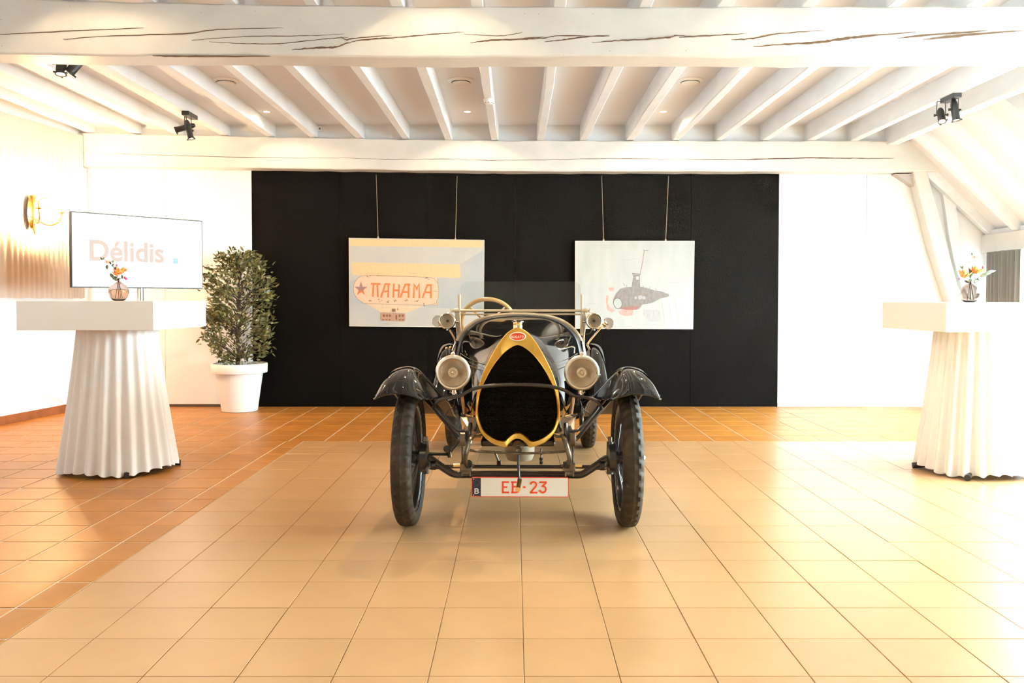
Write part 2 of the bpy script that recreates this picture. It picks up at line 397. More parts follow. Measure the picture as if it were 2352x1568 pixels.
# ---- right: purlin, sloping roof, rafters, eaves
def purl(): return [[(4.02, Y, zb), (4.14, Y, zb), (4.14, Y, ZC+.02), (4.02, Y, ZC+.02)] for Y, zb in [(YR+(YB-YR)*j/24, 2.868+.01*math.sin(j)) for j in range(25)]]
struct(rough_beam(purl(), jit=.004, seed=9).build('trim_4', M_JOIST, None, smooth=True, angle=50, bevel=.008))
sx0, sz0, sx1, sz1 = 4.10, 2.97, 5.25, 1.86          # slope line
rf = MB()
rf.loops([[(sx0, Y, sz0+.10), (sx1+.1, Y, sz1+.0), (sx1+.1, Y, sz1+.14), (sx0, Y, sz0+.24)] for Y in (6.62, YB+.2)], True, True, True)
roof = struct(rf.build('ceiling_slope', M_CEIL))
for i in range(-1, 5):
    Y = 7.29+.527*i+.0
    d = Vector((sx1-sx0, 0, sz1-sz0)).normalized(); n_ = Vector((-d.z, 0, d.x))
    a = Vector((sx0-.02, Y, sz0-.06)); b = Vector((sx1+.02, Y, sz1-.04)); st = []
    for j in range(9):
        p = a.lerp(b, j/8); st.append([p+Vector((0, -.045, 0)), p+Vector((0, .045, 0)), p+Vector((0, .045, 0))+n_*.13, p+Vector((0, -.045, 0))+n_*.13])
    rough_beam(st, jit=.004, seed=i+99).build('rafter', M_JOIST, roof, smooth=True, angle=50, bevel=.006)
struct(MB().box((5.16, 6.62, 1.70), (5.30, YB, 1.90)).build('trim_5', M_WOOD, bevel=.006))
# diagonal brace against the back wall
Lb = [(2098, 392), (2112, 450), (2126, 505), (2143, 570), (2162, 630), (2184, 697), (2215, 790), (2260, 905)]
wdb = [30, 32, 33, 33, 30, 26, 26, 26]
st = []
for (px, py), q in zip(Lb, wdb):
    a = at(px, py, 9.32); b = at(px+q, py-4, 9.32); st.append([a, b, (b.x, YB, b.z), (a.x, YB, a.z)])
struct(rough_beam(st, jit=.003, seed=4).build('trim_6', M_WOOD, None, smooth=True, angle=50, bevel=.008))
# outer post behind the brace
Lb = [(2165, 440), (2180, 540), (2192, 600), (2206, 650), (2220, 697), (2240, 760)]
st = []
for (px, py) in Lb:
    a = at(px, py, 9.42); b = at(px+26, py-4, 9.42); st.append([a, b, (b.x, YB+.01, b.z), (a.x, YB+.01, a.z)])
struct(rough_beam(st, jit=.002, seed=14).build('trim_7', M_WHITE, None, smooth=True, angle=50, bevel=.006))
# grey wedge under the beam end, its colour standing in for a recess's shade
a = at(2056, 399, 9.38); b = at(2094, 399, 9.38); c = at(2100, 428, 9.38)
struct(MB().add([a, b, c, (a.x, YB, a.z), (b.x, YB, b.z), (c.x, YB, c.z)], [(0, 1, 2), (3, 5, 4), (0, 3, 4, 1), (1, 4, 5, 2), (2, 5, 3, 0)]).build('trim_8', mat('recess_shade_grey', (.5, .46, .42), .6)))
# ---- right wall with windows; the tall bay out of view is added for daylight
wr = MB()
wr.box((5.20, YR, 0), (5.38, YB+.1, .10))
wr.box((5.20, 6.62, 1.74), (5.38, YB+.1, 1.95))
wr.box((5.20, 9.30, .10), (5.38, YB+.1, 1.74))
wr.box((5.20, YR, .10), (5.38, 2.6, 3.1)); wr.box((5.20, 2.6, 2.9), (5.38, 6.62, 3.1)); wr.box((4.14, 6.56, 1.74), (5.38, 6.62, 3.1))
wrt = struct(wr.build('wall_right', M_WHITE))
struct(MB().box((4.12, YR, ZC-.005), (5.38, 6.62, ZC+.1)).build('ceiling_added_bay', M_CEIL))  # flat top over the unseen bay added for daylight
win = [(6.62+2.68/2*i, 6.62+2.68/2*(i+1), 1.74) for i in range(2)]+[(2.6+1.34*i, 2.6+1.34*(i+1), 2.9) for i in range(3)]  # two under the eaves, then three unseen tall ones added for daylight
for i, (ya, yb_, zt_) in enumerate(win):
    f = MB(); t = .04
    f.box((5.27, ya, .10), (5.33, ya+t, zt_)); f.box((5.27, yb_-t, .10), (5.33, yb_, zt_)); f.box((5.27, ya+t, .10), (5.33, yb_-t, .10+t)); f.box((5.27, ya+t, zt_-t), (5.33, yb_-t, zt_))
    fr = struct(f.build('window_%d' % (i+1), M_WHITE))
    MB().box((5.297, ya+t, .10+t), (5.302, yb_-t, zt_-t)).build('pane', M_GLASS, fr)
# ---- wall behind the camera
struct(MB().box((XL-.3, YR-.15, -.1), (XR+.2, YR, 3.3)).build('wall_front', mat('warm_grey_wall', (.46, .41, .35), .7)))
# ---- left wall: slightly curved
Wl = [Vector((-4.97, YR-.1, 0)), Vector((-4.97, 5.0, 0)), Vector((-4.93, 7.2, 0)), Vector((-4.86, 8.05, 0)), Vector((-4.79, 8.6, 0)), Vector((-4.735, 9.08, 0)), Vector((-4.72, 9.30, 0)), Vector((-4.72, YB+.02, 0))]
def left_sheet(name, z0, z1, off, th, m, ya=YR-.1, yb_=YB+.02):
    pts = catmull(Wl, 6); pts = [p for p in pts if ya <= p.y <= yb_]
    Ls = [[(p.x+off, p.y, z0), (p.x+off+th, p.y, z0), (p.x+off+th, p.y, z1), (p.x+off, p.y, z1)] for p in pts]
    return MB().loops(Ls, True, True, True).build(name, m, None, smooth=True, angle=40)
struct(left_sheet('wall_left', -.02, 3.25, -.25, .25, M_WHITE))
struct(left_sheet('baseboard_left', 0, .085, 0, .012, M_SKIRTB))

# ================================================================== THE CAR
CO = Vector((.016, 4.48, 0)); CY = -.0148
car = thing('vintage_car', CO, CY, 'open black vintage sports car with horseshoe brass radiator, parked on the tiles', 'car')
CM = Matrix.Translation(CO) @ Matrix.Rotation(CY, 4, 'Z'); CI = CM.inverted()
def lp(px, py, y): return CI @ at(px, py, CO.y+y)
def cpart(mb, name, m, smooth=True, **k): return mb.build(name, m, car, smooth, **k)

# ---- radiator
OUT = [(0, 752), (10, 755), (25, 765), (40, 782.6), (53.6, 803.7), (67, 828.6), (80.4, 857), (90, 886), (95, 907), (97, 938), (96.7, 960), (88.3, 988), (70, 1011), (50.4, 1022), (28, 1027.7), (21, 1020.6), (11, 1012), (0, 1008)]
INN = [(0, 793), (10, 796), (22, 803.5), (34, 814), (48, 830.5), (60, 848), (71, 868), (81, 890), (87, 910), (90.5, 934), (90, 958), (80, 986), (63, 1002), (45, 1011), (30, 1012.5), (21, 1004), (10, 996), (0, 994)]
def contour(P, y=.0, n=4):
    half = [(o, p) for o, p in P]; full = half+[(-o, p) for o, p in half[-2:0:-1]]
    base = lp(1190.5, 800, y).x; pts = []
    for o, p in full: q = lp(1190.5+o, p, y); pts.append(Vector((q.x-base, 0, q.z)))
    return catmull(pts, n, True)
co_ = contour(OUT); ci_ = contour(INN)
def ringl(P, y, sc=0, ref=None):
    n = len(P); out = []
    for i, p in enumerate(P):
        t = (P[(i+1) % n]-P[i-1]).normalized(); nn = Vector((-t.z, 0, t.x))
        c = Vector((0, 0, .62)); 
        out.append(Vector((p.x, y, p.z))+nn*sc)
    return out
# orientation test: does +normal point outwards?
_t = ringl(co_, 0, .01); SG = 1 if (_t[20]-Vector((0, 0, .62))).length > (co_[20]-Vector((0, 0, .62))).length else -1
r_ = MB()
r_.loops([ringl(co_, .13, -.004*SG), ringl(co_, .03, 0), ringl(co_, .006, 0), ringl(co_, -.001, -.003*SG), ringl(co_, -.001, -.006*SG), ringl(ci_, .004, .005*SG), ringl(ci_, .002, .002*SG), ringl(ci_, .006, 0), ringl(ci_, .03, 0)], True)
rad = cpart(r_, 'radiator_shell', M_BRASS, angle=40)
core = MB(); ft = [Vector((p.x, .032, p.z)) for p in ci_]; core.add([Vector((p.x*1.02, .034, p.z)) for p in ci_]+[Vector((0, .034, .65))], [(i, (i+1) % len(ci_), len(ci_)) for i in range(len(ci_))])
cpart(core, 'grille_backing', M_DARK, False)
def inside(x, z, P):
    c = False; n = len(P); j = n-1
    for i in range(n):
        if (P[i].z > z) != (P[j].z > z) and x < (P[j].x-P[i].x)*(z-P[i].z)/(P[j].z-P[i].z)+P[i].x: c = not c
        j = i
    return c
hx = MB(); pit = .0096; row = 0; z = .40
while z < .96:
    x = -.23+(pit/2 if row % 2 else 0)
    while x < .23:
        if inside(x, z, ci_):
            A = [(x+.0056*math.cos(PI/6+a*PI/3), .019, z+.0056*math.sin(PI/6+a*PI/3)) for a in range(6)]
            B = [(x+.0044*math.cos(PI/6+a*PI/3), .017, z+.0044*math.sin(PI/6+a*PI/3)) for a in range(6)]
            D_ = [(p[0], .030, p[2]) for p in B]
            hx.loops([A, B, D_], True)
        x += pit
    z += pit*.866; row += 1
cpart(hx, 'honeycomb_grille', M_MESH, False, kind='stuff')
rc = Vector((0, 0, 0))
zt = co_[0].z
nk = MB().lathe([(.024, -.012), (.025, .010), (.023, .016), (.0245, .020), (.0245, .030)], 28, Matrix.Translation((0, .045, zt-.002))); cpart(nk, 'filler_neck', M_BRASSL)
cp = MB().lathe([(.0, .0415), (.022, .041), (.029, .038), (.033, .034), (.033, .030), (.026, .0285), (0, .0285)], 18, Matrix.Translation((0, .045, zt-.002)), rib=lambda a, z: 1+(.05 if int(a*18/PI) % 2 else 0)); cpart(cp, 'filler_cap', mat('black_nickel', (.10, .09, .08), .2, .9))
bz = (lp(1190.5, 772.5, 0)).z
def ell(rx, rz, y, n=40): return [Vector((rx*math.cos(2*PI*i/n), y, bz+rz*math.sin(2*PI*i/n))) for i in range(n)]
bd = cpart(MB().loops([ell(.044, .0235, .004), ell(.044, .0235, -.005), ell(.041, .0205, -.0065), ell(.0385, .0185, -.005)], True, False, True), 'radiator_badge', M_CREAM)
MB().loops([ell(.0385, .0185, -.0045), ell(.038, .018, -.0058)], True, False, True).build('badge_enamel', M_RED, bd)
text_mesh('badge_lettering', 'BUGATTI', .0172, M_CREAM, bd, (-.0345, -.0062, bz-.0078), (R(90), 0, 0), .0004, .0003, sx=.93, space=1.05)
mg = MB(); mg.box((-.0035, -.0064, bz+.0065), (.0035, -.0058, bz+.0135)); mg.build('badge_monogram', mat('dark_red_enamel', (.25, .03, .01), .4), bd)

# ---- wheels
def tyre_mesh():
    n = 190; prof = [(.288, -.030), (.284, -.040), (.292, -.048), (.306, -.052), (.322, -.051), (.336, -.046), (.346, -.039), (.3505, -.032), (.3535, -.022), (.3545, -.012), (.355, 0)]
    prof = prof+[(r, -x) for r, x in prof[-2::-1]]
    Ls = []
    for r, x in prof:
        L = []
        for j in range(n):
            a = 2*PI*j/n; q = r; ph = j % 5; ax = abs(x)
            if .025 < ax < .048 and ph in (0, 1): q -= .010
            if .008 < ax < .03 and (ph in (2, 3)) == (x > 0): q -= .006
            L.append((x, q*math.cos(a), .355+q*math.sin(a)))
        Ls.append(L)
    Ls.append([Ls[0][j] for j in range(n)])
    return MB().loops(Ls, True)
def ringx(prof, n, zc=.355):
    Ls = [[(x, r*math.cos(2*PI*j/n), zc+r*math.sin(2*PI*j/n)) for j in range(n)] for r, x in prof]; return MB().loops(Ls, True)
def make_wheel():
    rm = ringx([(.262, -.030), (.270, -.036), (.290, -.038), (.290, -.032), (.278, -.024), (.268, -.012), (.266, 0), (.268, .012), (.278, .024), (.290, .032), (.290, .038), (.270, .036), (.262, .030), (.256, .012), (.256, -.012), (.262, -.030)], 64).build('wheel', M_CHASSIS, car, True)
    tyre_mesh().build('tyre', M_RUB, rm, True, angle=30)
    ringx([(.0, -.062), (.030, -.062), (.034, -.050), (.034, .045), (.028, .062), (0, .062)], 28).build('hub', M_CHASSIS, rm, True)
    ringx([(.0, .098), (.012, .098), (.016, .094), (.018, .090), (.028, .086), (.034, .078), (.036, .062), (.036, .055), (0, .055)], 28).build('hub_cap', M_CHROME, rm, True)
    ringx([(.0, -.100), (.05, -.100), (.075, -.092), (.078, -.06), (.03, -.058)], 32).build('brake_drum', M_CHASSIS, rm, True)
    sp = None
    for i in range(48):
        side = 1 if i % 2 else -1; a = 2*PI*i/48; lead = .32*(1 if (i//2) % 2 else -1)
        p0 = Vector((side*.045, .033*math.cos(a+lead), .355+.033*math.sin(a+lead))); p1 = Vector((side*.006, .258*math.cos(a), .355+.258*math.sin(a)))
        MB().tube([p0, p1], .0019, 5, False).build('spoke', M_CHASSIS, rm)
    return rm
w0 = make_wheel(); w0.location = (.570, 0, 0)
def put_wheel(x, y, rz):
    c = copy_tree(w0, car); c.location = (x, y, 0); c.rotation_euler = (0, 0, rz); return c
put_wheel(-.570, 0, PI)
put_wheel(.537, 2.40, 0); put_wheel(-.537, 2.40, PI)

# ---- wings
def wing(sign, stations, n=8):
    base = [(-.716, 0, 0), (-.705, .28, 0), (-.684, .62, 0), (-.652, .88, 0), (-.612, .98, 0), (-.575, 1, 1), (-.545, .95, 1), (-.521, .83, 1), (-.485, .58, 1), (-.447, .29, 1), (-.41, 0, 1)]
    ctl = []
    for (y, zo, zc, zi, xs, xi) in stations:
        row = []
        for x, h, inner in base:
            zz = (zo if not inner else zi)+(zc-(zo if not inner else zi))*h
            if not inner: xx = -.575+(x+.575)*xs
            else: xx = -.575+(x+.575)/(.165)*(xi+.575)
            row.append(Vector((xx, y, zz)))
        ctl.append(row)
    m = len(base); cols = [catmull([r[i] for r in ctl], n) for i in range(m)]
    Ls = []
    for j in range(len(cols[0])):
        rowp = catmull([cols[i][j] for i in range(m)], 3); Ls.append([Vector((p.x*-sign, p.y, p.z)) for p in rowp])
    return Ls
FW = [(-.285, .696, .722, .705, .86, -.50), (-.262, .694, .752, .69, .95, -.47), (-.18, .700, .80, .685, 1, -.435), (-.05, .700, .828, .670, 1, -.41), (.08, .700, .828, .655, .95, -.395), (.25, .67, .785, .615, .85, -.385), (.42, .60, .70, .56, .76, -.385), (.6, .52, .60, .51, .7, -.39), (.8, .46, .51, .465, .65, -.40), (.98, .42, .46, .44, .65, -.41)]
RW = [(1.62, .42, .44, .42, .80, -.45), (1.78, .43, .50, .43, .80, -.45), (1.90, .46, .64, .46, .8, -.45), (2.05, .55, .76, .55, .8, -.45), (2.25, .66, .825, .66, .8, -.45), (2.42, .68, .83, .68, .8, -.45), (2.65, .62, .78, .62, .8, -.45), (2.85, .5, .66, .5, .8, -.45)]
for sg in (-1, 1):
    L = wing(sg, FW); wv = MB().loops(L, False).build('front_wing', M_BLACK, car, True, angle=60, solid=.004)
    if sum(p.normal.z for p in wv.data.polygons) < 0: wv.data.flip_normals()
    wv.modifiers['solid'].offset = -1; wv.data.materials.append(mat('wing_underside_floor_tint', (.035, .020, .013), .55, spec=.3)); wv.modifiers['solid'].material_offset = 1  # underside brown is the floor's reflection put into the colour
    edge = [l[0] for l in L][::-1]+L[0]+[l[-1] for l in L]
    MB().tube(edge[::2], .0045, 6).build('wing_bead', M_BLACK, wv, True)
    L = wing(sg, RW); L = [[Vector((p.x*.985-.0*sg, p.y, p.z)) for p in l] for l in L]
    MB().loops(L, False).build('rear_wing', M_BLACK, car, True, angle=60, solid=.004)

def mir(p, s): return Vector((p.x*s, p.y, p.z))
# stays between wings and frame  (traced on the left, mirrored)
ST1 = [lp(1068, 1016, -.02), lp(1050, 1003, -.02), lp(1022, 968, .0), lp(985, 925, .04), lp(958, 893, .08)]
ST2 = [lp(1068, 990, -.05), lp(1052, 988, -.05), lp(1030, 968, -.03), lp(1003, 932, .0), lp(975, 895, .05)]
for s in (1, -1):
    cpart(MB().tube([mir(p, s) for p in ST1], .011, 10), 'wing_stay', M_CHASSIS)
    cpart(MB().tube([mir(p, s) for p in ST2], .0085, 10), 'wing_stay', M_CHASSIS)
# ---- headlamp bar
HB = [(997, 937), (1004, 924), (1017, 916), (1040, 911), (1058, 909), (1068, 904), (1084, 895), (1112, 887.5), (1150, 884), (1190.5, 883)]
hb = [lp(px, py, -.10+.02*(i == 0)) for i, (px, py) in enumerate(HB)]
cx = lp(1190.5, 884, -.10).x
hb = [Vector((p.x-cx, p.y, p.z)) for p in hb]
path = catmull(hb+[mir(p, -1) for p in hb[-2::-1]], 4)
cpart(MB().tube(path, .0095, 10), 'headlamp_bar', M_CHASSIS)
# ---- headlamps
def headlamp(sx):
    c = Vector((sx*.329, -.115, .812)); Mx = axis(c, (0, -1, 0))
    sh = MB().lathe([(0, -.135), (.03, -.13), (.055, -.11), (.075, -.07), (.085, -.02), (.086, .0), (.086, .008)], 40, Mx).build('headlamp', M_NICKEL, car, True)
    MB().lathe([(.086, -.012), (.0905, -.008), (.0915, .002), (.089, .012), (.083, .018), (.075, .0185), (.0735, .012)], 48, Mx).build('lamp_rim', M_SILVER, sh, True)
    MB().lathe([(.0, -.075), (.02, -.072), (.045, -.052), (.063, -.025), (.074, .006)], 40, Mx).build('reflector', M_REFL, sh, True)
    MB().lathe([(.074, .010), (.06, .0145), (.03, .0175), (0, .0185)], 40, Mx).build('lamp_glass', M_LENS, sh, True, solid=.002)
    MB().lathe([(.0255, -.02), (.0255, -.0), (.021, .002), (.012, -.002), (.012, -.02)], 32, Mx).build('lamp_hood', mat('pale_lamp_hood', (.78, .70, .58), .3, .2), sh, True)
    MB().lathe([(0, .012), (.007, .010), (.011, .002), (.011, -.012), (.008, -.03), (.008, -.07)], 20, Mx).build('light_bulb', mat('bulb_glass', (.75, .6, .45), .1, .5), sh, True)
    tp = c+Vector((0, -.012, .096)); MB().lathe([(0, .006), (.009, .005), (.011, .001), (.011, -.006), (0, -.007)], 20, axis(tp, (0, -1, 0))).build('rim_screw', M_SILVER, sh, True)
    MB().box((-.004, -.0075, -.0008), (.004, -.0065, .0008), Matrix.Translation(tp)).build('screw_slot', M_DARK, sh)
    b = c+Vector((0, .02, -.09))
    MB().lathe([(.012, .008), (.017, .004), (.017, -.010), (.021, -.012), (.021, -.018), (.011, -.020), (.011, -.036), (.014, -.037), (.014, -.044), (0, -.046)], 24, Matrix.Translation(b)).build('lamp_bracket', M_NICKEL, sh, True)
for sx in (-1, 1): headlamp(sx)
for s in (1, -1):
    wp = [lp(1044, 920, -.08), lp(1040, 935, -.06), lp(1028, 945, -.03), lp(1022, 957, 0)]
    cpart(MB().tube([mir(p, s) for p in catmull(wp, 5)], .003, 6), 'lamp_cable', M_CHASSIS)

# ---- bonnet, cowl and body
FC = co_  # front contour: same point count for the back contour
n4 = 4
REAR = [(0, 1.080), (.035, 1.080), (.095, 1.076), (.155, 1.068), (.215, 1.050), (.265, 1.022), (.305, .985), (.335, .94), (.352, .88), (.362, .80), (.362, .72), (.355, .64), (.34, .56), (.30, .50), (.22, .46), (.14, .45), (.07, .45), (0, .45)]
def contour2(P, n=4):
    full = P+[(-x, z) for x, z in P[-2:0:-1]]; return catmull([Vector((x, 0, z)) for x, z in full], n, True)
cr_ = contour2(REAR)
def mixc(t, y, k=1.0): return [Vector(((a.x*(1-t)+b.x*t)*k, y, a.z*(1-t)+b.z*t)) for a, b in zip(ringl(co_, 0, -.004*SG), cr_)]
hd = MB(); Ls = []
for i in range(13):
    t = i/12; tt = t**.8; Ls.append(mixc(tt, .045+.66*t))
hood = cpart(MB().loops(Ls, True), 'bonnet', M_BLACK, angle=50)
# cowl grows to the dash arch
def cowl(y, k, dz): return [Vector((p.x*k, y, .62+(p.z-.62)*(1+dz))) for p in cr_]
cw = MB().loops([cowl(.705, 1.0, 0), cowl(.735, 1.006, .002), cowl(.765, 1.03, .006)], True); cpart(cw, 'cowl', M_BLACK, angle=50)
def arch_pts(y, k, dz):
    pts = cowl(y, k, dz); n = len(pts); sel = [pts[i % n] for i in range(n-36, n+37)]
    return [p for p in sel if p.z > .62]
cpart(MB().loops([arch_pts(.764, 1.032, .006), arch_pts(.78, 1.05, .012), arch_pts(.84, 1.095, .018), arch_pts(.858, 1.10, .020)], False), 'cowl_band', mat('black_rubber_trim', (.012, .010, .009), .38), solid=.006)
cpart(MB().tube(arch_pts(.868, 1.125, .028), .0125, 10), 'cowl_trim', M_TRIMB)
def sect(t): return mixc(t**.8, .045+.66*t)
def flank(t, z, s, out=0):
    """point on the bonnet flank at height z, and the outward normal"""
    L = sect(t); n = len(L)
    for i in range(n):
        p, q = L[i], L[(i+1) % n]
        if p.x*s > .02 and (p.z-z)*(q.z-z) <= 0 and p.z != q.z and q.x*s > .02:
            r = p.lerp(q, (z-p.z)/(q.z-p.z)); tg = (q-p).normalized(); nn = Vector((-tg.z, 0, tg.x))
            if nn.x*s < 0: nn = -nn
            return r+nn*out, nn
    return Vector((s*.3, .045+.66*t, z)), Vector((s, 0, 0))
# bonnet hinge strips and rivets
rv = MB()
for s in (1, -1):
    for off in (-.016, .016):
        for i in range(40):
            t = .012+.97*i/39; p, nn = flank(t, .822+.022*t+off, s, .0003); rv.lathe([(.0030, 0), (.0022, .0018), (0, .0022)], 6, axis(p, nn))
    cpart(MB().tube([flank(.01+i/20*.98, .822+.022*i/20, s, .0008)[0] for i in range(21)], .0013, 5), 'bonnet_seam', M_CHASSIS)
    for i in range(15):
        t = .24+i*.04; cpart(MB().tube([flank(t, z, s, .003)[0] for z in (.60, .65, .70, .74)], .004, 5), 'louvre', M_BLACK)
cpart(rv, 'rivets', M_NICKEL, kind='stuff')
# body tub behind the cowl
def tub(y, k, top, zb=.42):
    pts = [(-.415*k, top), (-.43*k, top-.10), (-.43*k, .62), (-.40*k, zb+.03), (-.30*k, zb), (.30*k, zb), (.40*k, zb+.03), (.43*k, .62), (.43*k, top-.10), (.415*k, top)]
    return [Vector((x, y, z)) for x, z in pts]
cpart(MB().loops([tub(.84, .93, .93), tub(1.1, .97, .88), tub(1.5, .98, .84), tub(1.9, .95, .90)], False), 'body', M_BLACK, angle=50, solid=.01)
tl = MB(); Ls = []
for y, k, zt_ in ((1.9, .95, .92), (2.2, .85, .90), (2.6, .66, .84), (3.0, .40, .74), (3.25, .12, .64)):
    Ls.append([Vector((.42*k*math.cos(a), y, .42+.08*(1-k)+(zt_-.42)*(.5+.5*math.sin(a)))) for a in [2*PI*j/24 for j in range(24)]])
tl.loops(Ls, True, True, True); cpart(tl, 'tail', M_BLACK, angle=60)
cpart(MB().box((-.36, 1.45, .48), (.36, 1.80, .60)), 'seat', M_LEATH, bevel=.03)
cpart(MB().box((-.36, 1.76, .58), (.36, 1.88, .95)), 'seat_back', M_LEATH, bevel=.03)
db = MB(); dpt = [p for p in cowl(.875, 1.06, .018)]; db.add(dpt+[Vector((0, .875, .75))], [(i, (i+1) % len(dpt), len(dpt)) for i in range(len(dpt))]); cpart(db, 'dashboard', M_RIMW, False, solid=.012)

# ---- windscreen
yw = .88
def wx(px, py): return lp(px, py, yw)
gl = [(1058, 712), (1058, 664), (1060, 655), (1066, 649), (1075, 646.5), (1190, 646), (1318, 646.5), (1326, 649), (1331.5, 655), (1333, 664), (1334, 712)]
gp = [wx(*p) for p in gl]; GM = Matrix.Translation((0, yw-.003, 0))
g_ = MB().prism([(p.x, p.z) for p in gp], .006, GM).build('windscreen_glass', M_GLASS, car)
fr_ = MB().tube([wx(1050, 713.5), wx(1342, 713.5)], .0085, 12).build('windscreen_bar', M_TRIMB, car, True)
MB().tube([wx(1055, 721.5), wx(1338, 721.5)], .0055, 8).build('lower_rail', M_TRIMB, fr_, True)
for px, sg in ((1055, -1), (1337, 1)):
    a = wx(px-2*sg*0, 676); b = wx(px, 722); c = wx(px-sg*1.5, 770); d = wx(px-sg*0+sg*3, 800); e = wx(px+sg*8, 835)
    cpart(MB().tube([a, b, c], .0095, 8, True, 1.0), 'windscreen_post', M_TRIMB)
    cpart(MB().tube(catmull([wx(px+sg*7, 713), wx(px+sg*6, 745), wx(px+sg*3, 785), wx(px+sg*7, 815), wx(px+sg*12, 845)], 4), .0075, 8), 'windscreen_stay', M_TRIMB)
    k = wx(px+sg*7, 713); cpart(MB().lathe([(0, -.02), (.014, -.02), (.014, .012), (.008, .014), (.006, .030), (0, .030)], 16, axis(k, (sg, 0, 0))), 'wing_nut', M_TRIMB)
    cpart(MB().tube([k+Vector((sg*.028, -.01, -.012)), k+Vector((sg*.034, .0, .014))], .005, 8), 'wing_nut', M_TRIMB)
    k = wx(px+sg*4, 739); cpart(MB().lathe([(0, -.012), (.008, -.012), (.008, .012), (0, .012)], 12, axis(k, (sg, 0, 0))), 'post_bolt', M_NICKEL)
# ---- side lamps
def sidelamp(px, py, sg):
    c = lp(px, py, yw-.06); Mx = axis(c, (0, -1, 0)); k = .050
    o = MB().lathe([(0, -.075), (.02, -.07), (.04, -.045), (.048, -.01), (.049, .004)], 32, Mx).build('side_lamp', M_NICKEL, car, True)
    MB().lathe([(.047, -.004), (.052, .0), (.0515, .010), (.046, .014), (.0425, .012)], 36, Mx).build('lamp_rim', M_NICKEL, o, True)
    MB().lathe([(0, -.035), (.02, -.028), (.036, -.010), (.043, .005)], 28, Mx).build('reflector', M_REFL, o, True)
    MB().lathe([(0, .004), (.007, .002), (.009, -.006), (.009, -.03)], 16, Mx).build('light_bulb', M_STEEL, o, True)
    MB().lathe([(.043, .008), (.03, .011), (0, .013)], 28, Mx).build('lamp_glass', M_LENS, o, True, solid=.0015)
    MB().tube([c+Vector((0, .03, -.045)), c+Vector((0, .03, -.058))], .010, 12).build('lamp_foot', M_NICKEL, o, True)
    MB().tube([c+Vector((0, .03, .04)), c+Vector((0, .03, .054))], .007, 12).build('lamp_vent', M_NICKEL, o, True)
sidelamp(1027.5, 737, -1); sidelamp(1364.5, 737, 1)
for P3, sg in (([(1033, 758), (1046, 782), (1043, 795), (1039, 805)], -1), ([(1384, 748), (1352, 786), (1351, 795), (1355, 803)], 1)):
    cpart(MB().tube(catmull([lp(a, b, yw-.03) for a, b in P3], 4), .006, 8), 'lamp_stay', M_NICKEL)
for P3 in ([(1036, 757), (1043, 765), (1050, 767)], [(1359, 757), (1355, 765), (1343, 768)]):
    cpart(MB().tube(catmull([lp(a, b, yw-.03) for a, b in P3], 4), .0025, 6), 'lamp_cable', M_CHASSIS)
# mirrors behind the side lamps
for px, py, rx, sg in ((1005, 737, 10, -1), (1397, 742.5, 12.5, 1)):
    c = lp(px, py, yw+.06); rr = .0355
    o = MB().lathe([(0, .006), (rr, .004), (rr+.002, 0), (rr, -.006), (0, -.012)], 32, axis(c, (-.15*sg, -1, .02))).build('mirror', mat('mirror_glass', (.82, .80, .76), .06, 1), car, True)
    MB().tube([c+Vector((0, .012, 0)), c+Vector((-sg*.05, .02, 0)), c+Vector((-sg*.13, -.03, -.01))], .004, 8).build('mirror_arm', M_TRIMB, o, True)
cpart(MB().tube([lp(1383, 743, yw-.03), lp(1392, 748, yw-.03)], .006, 8), 'wing_nut', M_BRASSL)
# ---- levers at the left side
for a, b in (((1026, 800), (1028, 830)), ((1035, 798), (1034, 815))):
    cpart(MB().tube([lp(*a, yw-.1), lp(*b, yw-.1)], .004, 8), 'lever', M_CHASSIS)
    p = lp(*a, yw-.1); cpart(MB().lathe([(0, .010), (.008, .008), (.010, 0), (.006, -.006), (0, -.006)], 12, Matrix.Translation(p)), 'lever_knob', M_BRASSL)
# ---- steering wheel
sc_ = lp(1121, 741, 1.22); Ms = Matrix.Translation(sc_) @ Matrix.Rotation(R(-62), 4, 'X')
rim = [Ms @ Vector((.178*math.cos(2*PI*i/48), .178*math.sin(2*PI*i/48), 0)) for i in range(49)]
so = MB().tube(rim, .0145, 10, False).build('steering_wheel', M_RIMW, car, True)
for k in range(4):
    a = PI/4+k*PI/2; MB().tube([Ms @ Vector((.02*math.cos(a), .02*math.sin(a), -.01)), Ms @ Vector((.168*math.cos(a), .168*math.sin(a), 0))], .009, 8, True, .6).build('wheel_spoke', M_NICKEL, so, True)
MB().tube([Ms @ Vector((0, 0, .02)), Ms @ Vector((0, 0, -.35))], .018, 12).build('steering_column', M_NICKEL, so, True)

